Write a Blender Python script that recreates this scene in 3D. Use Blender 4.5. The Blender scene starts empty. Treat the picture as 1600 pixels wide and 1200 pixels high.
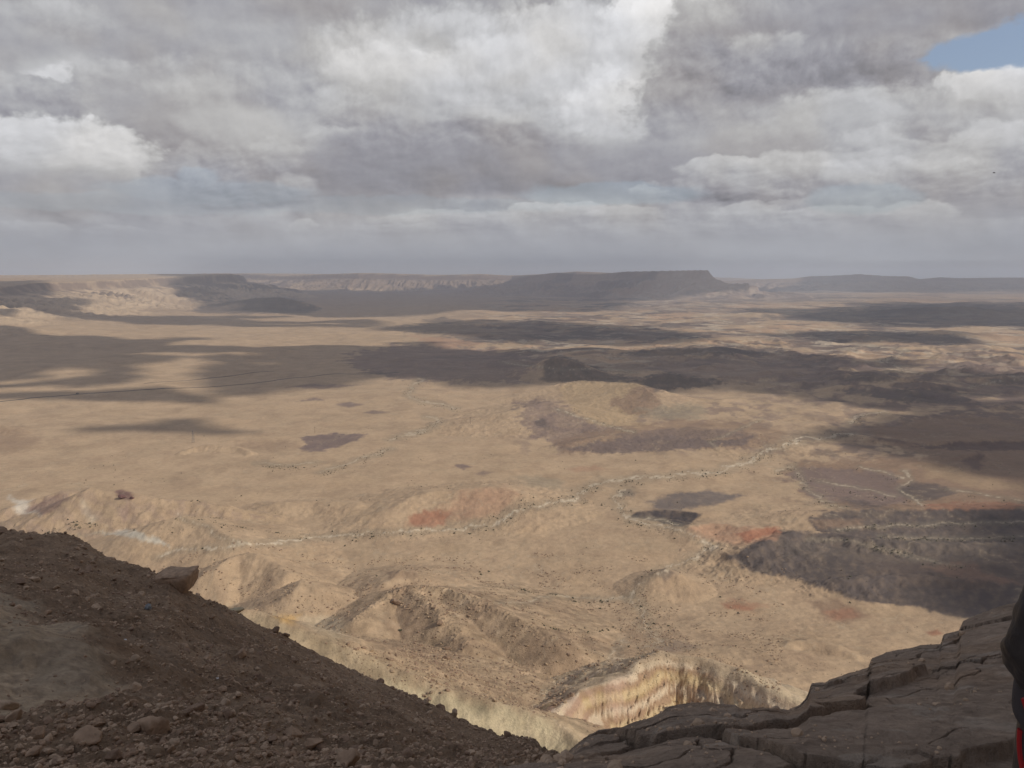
import bpy, bmesh, math, random, time
import numpy as np
from mathutils import Vector
T0 = time.time()
SC = bpy.context.scene
COL = SC.collection
R = math.radians

# ---------------------------------------------------------------- camera
CAMZ = 400.0
FPX = 1230.0                       # focal length in pixels of the 1600 px wide photograph
PITCH = 7.8
cp, sp = math.cos(R(PITCH)), math.sin(R(PITCH))
cam = bpy.data.cameras.new('camera'); camo = bpy.data.objects.new('camera', cam); COL.objects.link(camo)
camo.location = (0, 0, CAMZ); camo.rotation_euler = (R(90 - PITCH), 0, 0)
cam.sensor_width = 36; cam.lens = 36 * FPX / 1600; cam.clip_start = 0.05; cam.clip_end = 300000
SC.camera = camo

def ray(px, py):
    """direction of a pixel of the photograph, in world axes (not normalised)"""
    a = (px - 800.0); b = (py - 600.0)
    return np.array([a, FPX * cp - b * sp, -FPX * sp - b * cp])
def at_depth(px, py, d):            # point seen at (px,py), d metres ahead (along +Y)
    r = ray(px, py); return np.array([0, 0, CAMZ]) + r * (d / r[1])
def at_level(px, py, z=22.0):       # point seen at (px,py) on the level z
    r = ray(px, py); return np.array([0, 0, CAMZ]) + r * ((z - CAMZ) / r[2])
def azel(px, py):
    r = ray(px, py); return math.degrees(math.atan2(r[0], r[1])), math.degrees(math.atan2(r[2], math.hypot(r[0], r[1])))

# ---------------------------------------------------------------- sun, exposure, render settings
SUN_EL, SUN_AZ = 36.0, 112.0        # azimuth clockwise from +Y (the view direction)
SUN = np.array([math.sin(R(SUN_AZ)) * math.cos(R(SUN_EL)), math.cos(R(SUN_AZ)) * math.cos(R(SUN_EL)), math.sin(R(SUN_EL))])
sl = bpy.data.lights.new('sun', 'SUN'); sl.energy = 3.1; sl.angle = R(0.5); sl.color = (1.0, 0.935, 0.80)
so = bpy.data.objects.new('sun', sl); COL.objects.link(so)
so.rotation_euler = Vector(SUN).to_track_quat('Z', 'Y').to_euler(); so.location = (0, 0, 900)
SC.view_settings.view_transform = 'Standard'; SC.view_settings.look = 'None'
SC.view_settings.exposure = 0.0; SC.view_settings.gamma = 1.0
SC.render.engine = 'CYCLES'
cy = SC.cycles
cy.use_denoising = True; cy.max_bounces = 4; cy.diffuse_bounces = 3; cy.glossy_bounces = 1
cy.transmission_bounces = 2; cy.volume_bounces = 1; cy.caustics_reflective = False; cy.caustics_refractive = False

# ---------------------------------------------------------------- node helper
class NT:
    def __init__(s, tree): s.t = tree; s.n = tree.nodes; s.l = tree.links
    def _in(s, sock, v):
        if v is None: return
        if isinstance(v, bpy.types.NodeSocket): s.l.new(v, sock)
        else: sock.default_value = v
    def node(s, typ, **kw):
        n = s.n.new(typ)
        for k, v in kw.items(): setattr(n, k, v)
        return n
    def math(s, op, a, b=None, c=None, clamp=False):
        n = s.node('ShaderNodeMath', operation=op, use_clamp=clamp)
        s._in(n.inputs[0], a); s._in(n.inputs[1], b)
        if c is not None: s._in(n.inputs[2], c)
        return n.outputs[0]
    def vec(s, op, a, b=None, scale=None, c=None):
        n = s.node('ShaderNodeVectorMath', operation=op)
        s._in(n.inputs[0], a)
        if b is not None: s._in(n.inputs[1], b)
        if c is not None: s._in(n.inputs[2], c)
        if scale is not None: s._in(n.inputs['Scale'], scale)
        return n.outputs['Value'] if op in ('LENGTH', 'DOT_PRODUCT', 'DISTANCE') else n.outputs['Vector']
    def maprange(s, v, a, b, c=0.0, d=1.0, smooth=True):
        n = s.node('ShaderNodeMapRange'); n.interpolation_type = 'SMOOTHSTEP' if smooth else 'LINEAR'
        for i, x in enumerate((v, a, b, c, d)): s._in(n.inputs[i], x)
        return n.outputs[0]
    def mix(s, f, a, b, typ='RGBA', blend='MIX'):
        n = s.node('ShaderNodeMix', data_type=typ)
        if typ == 'RGBA': n.blend_type = blend
        si = {'FLOAT': (0, 2, 3), 'VECTOR': (0, 4, 5), 'RGBA': (0, 6, 7)}[typ]
        s._in(n.inputs[si[0]], f); s._in(n.inputs[si[1]], a); s._in(n.inputs[si[2]], b)
        return n.outputs[{'FLOAT': 0, 'VECTOR': 1, 'RGBA': 2}[typ]]
    def noise(s, vec, scale, detail=6, rough=0.55, color=False, typ='FBM', dist=0.0):
        n = s.node('ShaderNodeTexNoise', noise_dimensions='3D'); n.noise_type = typ
        s._in(n.inputs['Vector'], vec); s._in(n.inputs['Scale'], scale); s._in(n.inputs['Detail'], detail)
        s._in(n.inputs['Roughness'], rough); s._in(n.inputs['Distortion'], dist)
        return n.outputs['Color'] if color else n.outputs['Fac']
    def comb(s, x, y, z):
        n = s.node('ShaderNodeCombineXYZ')
        for i, v in enumerate((x, y, z)): s._in(n.inputs[i], v)
        return n.outputs[0]
    def sep(s, v):
        n = s.node('ShaderNodeSeparateXYZ'); s._in(n.inputs[0], v); return n.outputs

# ---------------------------------------------------------------- sky: Nishita sky behind layered clouds
def build_world():
    w = bpy.data.worlds.new('World'); SC.world = w; w.use_nodes = True
    w.node_tree.nodes.clear(); N = NT(w.node_tree)
    out = N.node('ShaderNodeOutputWorld')
    sky = N.node('ShaderNodeTexSky', sky_type='NISHITA', sun_disc=False)
    sky.sun_elevation = R(SUN_EL); sky.sun_rotation = R(SUN_AZ); sky.altitude = 800; sky.dust_density = 2.5; sky.air_density = 1.2
    blue = N.vec('MULTIPLY_ADD', N.vec('SCALE', sky.outputs[0], scale=0.105), (0.60, 0.62, 0.74), c=(0.125, 0.14, 0.14))
    d = N.node('ShaderNodeTexCoord').outputs['Generated']
    x, y, z = N.sep(N.vec('NORMALIZE', d))
    az = N.math('MULTIPLY', N.math('ARCTAN2', x, y), 57.2958)
    el = N.math('MULTIPLY', N.math('ARCSINE', z), 57.2958)
    P = N.comb(az, el, 0.0)
    Q = N.vec('MULTIPLY', P, (1.0, 1.5, 1.0))                     # clouds are wider than tall
    # warping: large soft billows plus fine cauliflower detail
    w1 = N.vec('SUBTRACT', N.noise(Q, 0.16, 2, 0.5, True), (0.5, 0.5, 0.5))
    w2 = N.vec('SUBTRACT', N.noise(Q, 0.55, 7, 0.60, True), (0.5, 0.5, 0.5))
    # warp grows with elevation (far clouds look smaller)
    amp = N.maprange(el, 0.0, 14.0, 0.25, 1.0, smooth=False)
    warp = N.vec('ADD', N.vec('MULTIPLY', w1, (3.2, 1.6, 0)), N.vec('MULTIPLY', w2, (2.2, 1.8, 0)))
    PW = N.vec('ADD', P, N.vec('SCALE', warp, scale=amp))
    PS = N.vec('ADD', P, N.vec('SCALE', N.vec('MULTIPLY', w1, (3.0, 1.5, 0)), scale=amp))
    # cloud relief, lit from the upper right
    Qn = N.vec('ADD', Q, N.vec('SCALE', w1, scale=2.0))
    f1 = N.noise(Qn, 0.30, 7, 0.56)
    f2 = N.noise(N.vec('ADD', Qn, (0.55, 0.85, 0.0)), 0.30, 7, 0.56)
    relief = N.math('SUBTRACT', f1, f2)
    soft = N.noise(N.vec('MULTIPLY', Qn, (0.6, 1.0, 1.0)), 0.16, 4, 0.5)
    base = N.math('ADD', 0.385, N.math('MULTIPLY', N.math('SUBTRACT', soft, 0.5), 0.30))
    base = N.math('ADD', base, N.math('MULTIPLY', relief, 0.42))
    # puffs: rounded cauliflower lobes, flatter towards the horizon
    def puffs(off):
        v = N.node('ShaderNodeTexVoronoi', feature='F1', distance='EUCLIDEAN', voronoi_dimensions='2D', normalize=True)
        yy = N.math('MULTIPLY', N.math('LOGARITHM', N.math('MAXIMUM', N.math('ADD', el, 2.5), .1), 2.71828), 17.0)
        c = N.vec('ADD', N.vec('ADD', N.comb(az, yy, 0.0), off), N.vec('ADD', N.vec('SCALE', w1, scale=1.2), N.vec('SCALE', w2, scale=.7)))
        N._in(v.inputs['Vector'], c); v.inputs['Scale'].default_value = .42; v.inputs['Detail'].default_value = 3.0; v.inputs['Roughness'].default_value = .55; v.inputs['Lacunarity'].default_value = 2.3
        return v.outputs['Distance']
    V1 = puffs((0, 0, 0)); V2 = puffs((.28, .42, 0))
    prel = N.math('SUBTRACT', V2, V1); edge = N.math('MULTIPLY', N.math('SUBTRACT', V1, .45), .62)
    base = N.math('ADD', base, N.math('MULTIPLY', prel, .10))
    # behind the camera and overhead: bright broken cloud
    lowsky = N.maprange(el, 3.4, 5.6)
    warm = N.noise(Q, 0.12, 2, 0.5)
    # blue gaps (px, py, rx, ry, strength)
    gaps = [(1580, 74, 92, 25, 1.0), (1510, 82, 52, 12, 1.0), (960, 303, 130, 17, 0.42), (1350, 312, 70, 20, 0.40),
            (330, 300, 140, 18, 0.28), (215, 318, 260, 12, 0.20), (640, 322, 240, 12, 0.22), (310, 275, 30, 14, 0.30)]
    # (px, py, rx, ry, lum, softness, opacity, grain)   painted back to front; lum is linear brightness
    cl = [
     (800, 6, 1100, 42, .325, .9, .8, 0), (560, 45, 330, 60, .375, .9, .6, 0), (130, 70, 120, 70, .44, .9, .7, 0),
     (330, 90, 260, 60, .40, .9, .7, 0), (200, 85, 90, 50, .355, .8, .7, 0),
     (105, 25, 60, 18, .47, 1.3, .6, 1), (720, 130, 215, 90, .49, .7, .85, 1), (620, 145, 95, 62, .57, .8, .85, 1), (860, 50, 60, 30, .53, .7, .7, 1),
     (715, 50, 70, 22, .52, .7, .6, 1), (780, 130, 95, 62, .57, .8, .8, 1),
     (950, 140, 190, 115, .54, .6, .85, 1), (1000, 175, 110, 62, .64, .8, .85, 1), (1040, 40, 90, 60, .70, .6, .95, 1), (1065, 10, 60, 36, .78, .5, .9, 1),
     (400, 165, 240, 55, .375, .7, .7, 1), (300, 230, 170, 60, .40, .7, .6, 1),
     (1340, 170, 150, 100, .50, .6, .9, 1), (1500, 165, 150, 85, .50, .55, .95, 1), (1420, 120, 60, 30, .58, .6, .8, 1), (1320, 185, 55, 45, .60, .7, .8, 0),
     (1500, 140, 48, 45, .62, .6, .8, 0), (1570, 130, 45, 28, .62, .5, .8, 1),
     (1220, 150, 190, 95, .33, .35, .9, 1), (1200, 60, 140, 75, .345, .35, .9, 1), (1370, 70, 150, 52, .34, .4, .85, 1), (1430, 18, 260, 30, .33, .6, .9, 0),
     (1185, 75, 50, 26, .43, .7, .7, 1), (1260, 255, 260, 50, .44, .8, .7, 0), (1330, 205, 130, 55, .50, .8, .6, 1), (1180, 215, 150, 45, .42, .8, .6, 0),
     (1440, 215, 90, 25, .52, .6, .7, 1), (1470, 185, 60, 22, .37, .7, .7, 1), (1560, 225, 70, 30, .50, .6, .6, 1),
     (125, 170, 75, 62, .58, .8, .9, 0), (130, 132, 62, 22, .60, .7, .8, 1), (25, 170, 78, 42, .36, .25, .95, 1), (205, 165, 85, 52, .37, .22, .95, 1), (270, 165, 100, 46, .385, .6, .8, 0),
     (70, 235, 120, 42, .57, .5, .95, 1), (150, 250, 45, 34, .58, .5, .8, 1), (60, 295, 190, 26, .355, .8, .9, 0), (120, 310, 190, 20, .35, .9, .7, 0),
     (360, 190, 70, 26, .47, .7, .7, 0), (430, 205, 60, 30, .49, .7, .7, 0), (515, 158, 24, 22, .52, 1.2, .6, 1), (310, 145, 60, 18, .45, 1.4, .6, 1), (560, 235, 80, 30, .46, .6, .7, 1),
     (380, 285, 100, 38, .33, .5, .8, 1), (560, 290, 140, 36, .305, .6, .9, 0), (720, 240, 190, 42, .285, .6, .9, 1), (820, 266, 245, 34, .265, .6, .95, 0),
     (620, 262, 180, 40, .29, .7, .8, 0), (960, 262, 150, 26, .33, .7, .8, 0), (1040, 240, 220, 24, .36, .8, .7, 0),
     (465, 292, 26, 16, .44, 1.3, .6, 1), (440, 240, 40, 22, .45, .6, .6, 1),
     (1160, 292, 140, 20, .335, .4, .85, 1), (1290, 270, 170, 28, .43, .6, .8, 1), (1130, 258, 60, 14, .49, .5, .7, 1), (1530, 295, 120, 32, .35, .4, .9, 1), (1560, 325, 100, 14, .33, .6, .8, 0),
     (1395, 270, 90, 20, .48, .6, .7, 1),
     (840, 330, 40, 14, .50, .5, .75, 1), (905, 330, 35, 15, .51, .5, .8, 1), (980, 338, 60, 12, .44, .6, .6, 1), (1010, 300, 30, 9, .44, .5, .6, 1), (1170, 340, 50, 18, .45, .5, .7, 1),
     (1300, 338, 60, 14, .46, .5, .7, 1), (1430, 335, 45, 16, .45, .5, .7, 1), (700, 345, 110, 15, .44, .5, .75, 1), (620, 358, 70, 8, .42, .5, .6, 1), (470, 355, 20, 12, .47, .5, .8, 1),
     (55, 358, 40, 11, .44, .5, .7, 1), (180, 362, 40, 10, .42, .5, .6, 1), (320, 368, 50, 8, .335, .5, .4, 1), (1080, 360, 200, 14, .40, .7, .5, 1),
    ]
    L = base
    for (px, py, rx, ry, lum, so_, op, gr) in cl:
        a, e = azel(px, py); k = 21.5
        src = PW if gr else PS
        v = N.vec('MULTIPLY', N.vec('SUBTRACT', src, (a, e, 0)), (k / rx, k / ry, 0))
        ln = N.vec('LENGTH', v)
        if gr:
            so_ *= .55; ln = N.math('ADD', ln, edge)
        m = N.maprange(ln, 1.0 + so_ * .5, 1.0 - so_ * .5, 0.0, op)
        # brighter crown, darker flat base
        gv = N.math('MULTIPLY', N.maprange(N.math('MULTIPLY', N.math('SUBTRACT', el, e), k / ry), -1.0, 1.0, -1.0, 1.0), (.085 if gr else .03) * (lum / .45))
        tgt = N.math('ADD', N.math('MULTIPLY_ADD', relief, 0.26 if gr else .16, lum), gv)
        if gr: tgt = N.math('MULTIPLY_ADD', prel, .26, tgt)
        else: tgt = N.math('MULTIPLY_ADD', prel, .09, tgt)
        L = N.mix(m, L, tgt, 'FLOAT')
    # low haze bank along the horizon
    hz = N.maprange(el, 5.2, 1.4, 0.0, 0.82)
    L = N.mix(hz, L, 0.40, 'FLOAT')
    L = N.math('MULTIPLY', L, N.maprange(el, 20.0, 45.0, 1.05, 0.82))
    dark = N.maprange(L, 0.30, 0.50)
    tint = N.mix(dark, (0.93, 0.92, 1.02, 1), (0.975, 0.98, 1.01, 1))
    tint = N.mix(N.maprange(warm, 0.40, 0.62), tint, N.mix(dark, (0.975, 0.925, 0.955, 1), (1.0, 0.985, 0.975, 1)))
    tint = N.mix(hz, tint, (0.94, 0.975, 1.07, 1))
    cloud = N.vec('SCALE', tint, scale=L)
    G = N.math('MULTIPLY', N.maprange(el, 22.0, 40.0), N.maprange(soft, .30, .62, .20, .48))
    for (px, py, rx, ry, s) in gaps:
        a, e = azel(px, py); k = 21.5
        v = N.vec('MULTIPLY', N.vec('SUBTRACT', PW, (a, e, 0)), (k / rx, k / ry, 0))
        m = N.maprange(N.vec('LENGTH', v), 1.25, 0.85, 0.0, s)
        G = N.math('MAXIMUM', G, m)
    colr = N.mix(G, cloud, blue)
    bg = N.node('ShaderNodeBackground'); N._in(bg.inputs[0], colr); bg.inputs[1].default_value = 1.0
    N.l.new(bg.outputs[0], out.inputs[0])
    w.cycles.sampling_method = 'MANUAL'; w.cycles.sample_map_resolution = 512
build_world()
# ---------------------------------------------------------------- numpy noise
_rs = np.random.RandomState(7)
_perm = np.concatenate([_rs.permutation(256)] * 3).astype(np.int32)
_ga = _rs.rand(256) * 2 * np.pi
_gx, _gy = np.cos(_ga).astype(np.float32), np.sin(_ga).astype(np.float32)
def pnoise(x, y, seed=0):
    x = np.asarray(x, np.float64) + seed * 17.31; y = np.asarray(y, np.float64) - seed * 9.77
    xf = np.floor(x); yf = np.floor(y)
    xi = xf.astype(np.int64) & 255; yi = yf.astype(np.int64) & 255
    fx = (x - xf).astype(np.float32); fy = (y - yf).astype(np.float32)
    u = fx * fx * fx * (fx * (fx * 6 - 15) + 10); v = fy * fy * fy * (fy * (fy * 6 - 15) + 10)
    a = _perm[xi]; b = _perm[xi + 1]
    def g(h, dx, dy): return _gx[h] * dx + _gy[h] * dy
    n00 = g(_perm[a + yi], fx, fy); n10 = g(_perm[b + yi], fx - 1, fy)
    n01 = g(_perm[a + yi + 1], fx, fy - 1); n11 = g(_perm[b + yi + 1], fx - 1, fy - 1)
    return ((n00 * (1 - u) + n10 * u) * (1 - v) + (n01 * (1 - u) + n11 * u) * v) * 1.5
def fbm(x, y, o=5, seed=0, gain=0.5):
    s = 0.0; a = 1.0; f = 1.0
    for i in range(o):
        s = s + a * pnoise(x * f, y * f, seed + i * 3); a *= gain; f *= 2.03
    return s
def ridged(x, y, o=4, seed=0, gain=0.55):
    s = 0.0; a = 1.0; f = 1.0
    for i in range(o):
        s = s + a * (1 - 2 * np.abs(pnoise(x * f, y * f, seed + i * 5))); a *= gain; f *= 2.1
    return s
def sstep(a, b, x):
    t = np.clip((x - a) / (b - a), 0, 1); return t * t * (3 - 2 * t)
def worley(x, y, seed=0, jit=0.9):
    xf = np.floor(x).astype(np.int64); yf = np.floor(y).astype(np.int64)
    F1 = np.full(x.shape, 9.0); F2 = F1.copy(); ID = np.zeros(x.shape, np.int64)
    for dx in (-1, 0, 1):
        for dy in (-1, 0, 1):
            cx = xf + dx; cy_ = yf + dy
            h = _perm[_perm[(cx + seed) & 255] + (cy_ & 255)]; h2 = _perm[h + 37]
            px = cx + 0.5 + jit * (h / 255.0 - 0.5); py = cy_ + 0.5 + jit * (h2 / 255.0 - 0.5)
            d = np.hypot(x - px, y - py)
            m = d < F1
            F2 = np.where(m, F1, np.minimum(F2, d)); ID = np.where(m, h, ID); F1 = np.where(m, d, F1)
    return F1, F2, ID

# ---------------------------------------------------------------- relief of the crater
def smax(a, b, k): return 0.5 * (a + b + np.sqrt((a - b) ** 2 + k * k))
def polydist(x, y, P):
    """nearest point on a crest line: distance, crest height, arc length, side (+1 = side facing the camera)"""
    best = np.full(x.shape, 1e12); zc = np.zeros(x.shape); tt = np.zeros(x.shape); sd = np.ones(x.shape); acc = 0.0
    for i in range(len(P) - 1):
        a, b = P[i], P[i + 1]; dx, dy = b[0] - a[0], b[1] - a[1]; L = math.hypot(dx, dy) + 1e-9
        t = np.clip(((x - a[0]) * dx + (y - a[1]) * dy) / (L * L), 0, 1)
        qx, qy = a[0] + t * dx, a[1] + t * dy
        d = (x - qx) ** 2 + (y - qy) ** 2
        m = d < best
        best = np.where(m, d, best); zc = np.where(m, a[2] + t * (b[2] - a[2]), zc); tt = np.where(m, acc + t * L, tt)
        sd = np.where(m, (np.hypot(qx, qy) - np.hypot(x, y)) / (np.sqrt(d) + 1e-3), sd); acc += L
    return np.sqrt(best), zc, tt, sd
def ridgemax(x, y, P, wf, wb, a):
    """union of straight ridge segments: height, distance to the crest, side, falloff"""
    best = np.full(x.shape, -1e9); D = np.zeros(x.shape); S = np.zeros(x.shape); ZC = np.zeros(x.shape)
    for i in range(len(P) - 1):
        A, B = P[i], P[i + 1]; dx, dy = B[0] - A[0], B[1] - A[1]; t = np.clip(((x - A[0]) * dx + (y - A[1]) * dy) / (dx * dx + dy * dy + 1e-9), 0, 1)
        qx, qy = A[0] + t * dx, A[1] + t * dy; d = np.hypot(x - qx, y - qy); zc = A[2] + t * (B[2] - A[2])
        sd = (np.hypot(qx, qy) - np.hypot(x, y)) / (d + 1e-3); s = wb + (wf - wb) * sstep(-.7, .5, sd)
        h = zc - s * (np.sqrt(d * d + a * a) - a); m = h > best
        best = np.where(m, h, best); D = np.where(m, d, D); S = np.where(m, sd, S); ZC = np.where(m, zc, ZC)
    return best, D, S, ZC
def crest(pts): return [at_depth(*p) for p in pts]

# kind, crest points (px, py, depth), front width or slope, back width or slope, roughness, region name
RIM, FRIM, MESA, HILLS, KNOLL, OUTC, DARK, LOW, TALUS, RIDGE = range(1, 11)
REG = {0: 'ground', RIM: 'crater_rim', FRIM: 'distant_ridge', MESA: 'mesa', HILLS: 'distant_hills', KNOLL: 'rocky_knoll',
       OUTC: 'rock_outcrop', DARK: 'dark_hill', LOW: 'hillock', TALUS: 'talus_slope', RIDGE: 'dark_ridge'}
def C(kind, pts, wf, wb, amp, reg, base=20.0, k=2.0, lam=None, ro=.6): return dict(ro=ro, kind=kind, P=crest(pts), wf=wf, wb=wb, amp=amp, reg=reg, base=base, k=k, lam=lam)
FEATS = [
 # long escarpments: cliff on top, talus below
 C('scarp', [(-420, 470, 4300), (-200, 462, 5600), (-60, 453, 7000), (10, 448, 7900), (50, 442, 8600), (110, 441, 9400), (190, 437, 10400), (242, 434.5, 11600), (255, 434, 12600), (300, 431.5, 13300), (345, 428.5, 13900), (362, 428, 14200), (372, 429, 15200), (380, 431, 17000)], 1500, 9e9, 130, RIM, lam=900),
 C('scarp', [(300, 431, 27000), (375, 427, 24500), (440, 431, 23500), (500, 428.5, 23000), (560, 426.5, 22500), (610, 427.5, 22500), (680, 430, 22500), (750, 428, 22500), (800, 430.5, 23000), (850, 428, 22000), (900, 424, 21000), (1000, 428, 21000)], 2600, 9e9, 170, FRIM, lam=1300),
 C('scarp', [(770, 448, 18500), (800, 436, 18000), (830, 430, 17500), (868, 425.5, 17000), (900, 428, 16500), (935, 428, 16000), (975, 424, 15500), (1050, 422.5, 15000), (1106, 421.5, 14500), (1110, 428, 14600), (1118, 435, 14700), (1135, 443, 14800), (1150, 447, 15000)], 2000, 2500, 90, MESA, lam=1100),
 C('scarp', [(1000, 434, 31000), (1110, 433, 30000), (1145, 434, 30000), (1200, 436.5, 30000), (1260, 435, 30000)], 3500, 6000, 130, HILLS, lam=1500),
 C('scarp', [(1185, 436, 23500), (1240, 435, 23000), (1265, 431.5, 23000), (1300, 430.5, 22500), (1342, 428, 22000), (1385, 431, 22000), (1420, 431.5, 22000), (1437, 436, 22000), (1470, 433, 22000), (1500, 434.5, 22000), (1560, 433.5, 22000), (1620, 433.5, 22000), (1900, 432, 22000)], 3500, 6000, 140, HILLS, lam=1300),
 C('hill', [(300, 484, 9300), (345, 474, 9400), (400, 465.5, 9400), (435, 464.5, 9300), (465, 470, 9200), (490, 483, 9200)], .24, .3, 26, DARK, k=6),
 C('hill', [(1200, 492, 8200), (1290, 489, 8000), (1380, 484, 7800), (1440, 480, 7600), (1500, 478.5, 7500), (1530, 480, 7500), (1545, 486, 7500), (1590, 483, 7300), (1700, 482, 7200)], .13, .3, 30, RIDGE, k=8),
 C('hill', [(660, 500, 8000), (690, 497, 8000), (720, 501, 8000)], .12, .2, 8, RIDGE, k=4),
 C('hill', [(560, 541, 5200), (640, 538, 5200), (680, 534, 5000), (740, 546, 4800)], .10, .2, 16, LOW, k=6),
 C('hill', [(846, 570, 2950), (858, 561, 2960), (872, 557.5, 2960), (890, 562, 2960), (915, 570, 2950), (948, 584, 2950)], .40, .42, 9, DARK, k=3),
 C('hill', [(985, 598, 2720), (1010, 590, 2740), (1040, 583, 2750), (1075, 588, 2750), (1120, 597, 2750)], .24, .3, 5, DARK, k=3),
 C('hill', [(960, 548, 4300), (1050, 543, 4400), (1120, 541, 4400), (1230, 545, 4300)], .10, .2, 12, RIDGE, k=5),
 C('hill', [(1290, 594, 3050), (1340, 586, 3100), (1365, 581, 3100), (1400, 590, 3100)], .2, .25, 8, DARK, k=4, ro=1.1),
 C('hill', [(1400, 613, 2620), (1455, 610, 2620), (1490, 606.5, 2620), (1510, 612, 2620), (1560, 618, 2620)], .22, .3, 7, DARK, k=4, ro=1.1),
 C('hill', [(640, 575, 3300), (720, 566, 3400), (800, 562, 3400), (850, 572, 3300)], .10, .2, 12, LOW, k=5),
 C('hill', [(880, 598, 2560), (905, 594, 2580), (960, 597, 2520), (995, 599, 2450), (1008, 606, 2380), (1022, 618, 2280), (1028, 632, 2200)], .16, .75, 7, LOW, k=2.5),
 C('hill', [(895, 690, 1720), (960, 677, 1780), (1060, 669, 1830), (1150, 672, 1800), (1215, 684, 1740)], .13, .3, 6, LOW, k=3),
 C('hill', [(810, 640, 2050), (850, 628, 2150), (880, 640, 2080)], .12, .2, 8, LOW, k=3),
 C('hill', [(282, 706, 1660), (305, 697, 1700), (322, 694, 1710), (345, 695.5, 1700), (368, 697, 1690), (392, 706, 1650)], .42, .45, 5, LOW, k=1.5),
 C('hill', [(-60, 668, 1850), (0, 664, 1900), (40, 672, 1870)], .2, .3, 7, LOW, k=3),
 C('hill', [(20, 792, 1200), (60, 778, 1220), (95, 768, 1230), (112, 766, 1240)], .42, .4, 7, OUTC, k=2),
 C('hill', [(70, 802, 1130), (105, 784, 1150), (140, 762, 1180), (152, 764, 1180), (178, 768, 1180), (205, 771, 1170), (240, 779, 1160), (300, 783, 1160), (350, 790, 1150)], .46, .45, 8, OUTC, k=2),
 C('hill', [(250, 815, 1040), (285, 806, 1050), (320, 818, 1030), (360, 838, 990)], .35, .35, 5, LOW, k=2),
 C('hill', [(600, 800, 1180), (640, 779, 1230), (668, 768, 1260), (700, 767, 1270), (740, 763, 1280), (775, 760, 1290), (803, 768, 1270)], .22, .22, 7, LOW, k=3),
 C('hill', [(430, 785, 1250), (500, 783, 1260), (560, 786, 1240)], .22, .25, 6, LOW, k=3),
 C('hill', [(1000, 800, 1225), (1030, 796, 1235), (1065, 798, 1230), (1088, 803, 1215)], .30, .10, 2, DARK, k=1),
 C('hill', [(1170, 862, 1010), (1205, 842, 1060), (1240, 829, 1100), (1300, 833, 1100), (1380, 846, 1060), (1480, 850, 1050), (1650, 850, 1060)], .22, .22, 9, DARK, k=4, ro=1.1),
 C('hill', [(1320, 905, 920), (1420, 900, 940), (1520, 905, 930), (1700, 900, 950)], .24, .22, 9, DARK, k=4, ro=1.1),
 C('hill', [(1270, 800, 1180), (1380, 793, 1220), (1600, 792, 1230)], .15, .2, 6, LOW, k=3),
 C('hill', [(1360, 684, 1790), (1430, 691, 1740), (1500, 688, 1760), (1620, 686, 1780)], .45, .06, 8, LOW, k=2),
 C('hill', [(1480, 716, 1580), (1520, 707, 1620), (1536, 708, 1620), (1560, 735, 1500)], .4, .1, 6, LOW, k=2),
 C('hill', [(1080, 822, 1130), (1110, 817, 1150), (1140, 820, 1140), (1170, 826, 1110), (1210, 822, 1120)], .25, .2, 4, LOW, k=2),
 C('hill', [(1024, 896, 915), (1042, 888, 925), (1056, 894, 920)], .5, .5, 2, LOW, k=1),
 C('hill', [(335, 890, 850), (362, 870, 880), (385, 864, 890), (404, 865, 885), (425, 878, 870), (450, 895, 840)], .50, .5, 6, LOW, k=2),
 C('hill', [(455, 925, 740), (475, 906, 770), (490, 915, 760)], .40, .5, 5, LOW, k=2),
 C('hill', [(600, 912, 790), (628, 891, 830), (650, 898, 820)], .3, .4, 4, LOW, k=2),
 C('hill', [(1205, 1016, 690), (1240, 1003, 710), (1285, 1004, 710), (1310, 1012, 700), (1335, 1022, 690)], .35, .4, 6, LOW, k=2),
 C('hill', [(1040, 1006, 735), (1065, 1001, 745), (1090, 1010, 735)], .2, .3, 4, LOW, k=2),
 C('hill', [(560, 965, 650), (585, 945, 690), (612, 928, 715), (640, 917, 725), (662, 916, 725), (700, 922, 720), (735, 934, 700), (800, 962, 660), (870, 1000, 620)], .40, .50, 5, KNOLL, base=60, k=2, ro=.22),
 C('hill', [(640, 917, 725), (680, 952, 668), (715, 985, 630), (730, 1010, 600)], .44, .44, 5, KNOLL, base=60, k=5, ro=.25),
 C('hill', [(858, 1128, 420), (880, 1100, 442), (915, 1078, 462), (952, 1060, 478), (985, 1052, 488), (1003, 1036, 500), (1028, 1021, 512), (1060, 1024, 512), (1105, 1030, 508), (1140, 1042, 498), (1180, 1062, 480), (1230, 1086, 462), (1290, 1110, 450)], 1.45, .62, 7, OUTC, base=60, k=1.5),
 C('hill', [(250, 930, 420), (380, 952, 410), (440, 966, 405), (500, 997, 400), (560, 1020, 396), (620, 1047, 390), (690, 1074, 385), (760, 1094, 382), (820, 1108, 380), (880, 1135, 372), (905, 1160, 360)], .47, .62, 3.0, TALUS, base=60, k=2),
]
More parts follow.
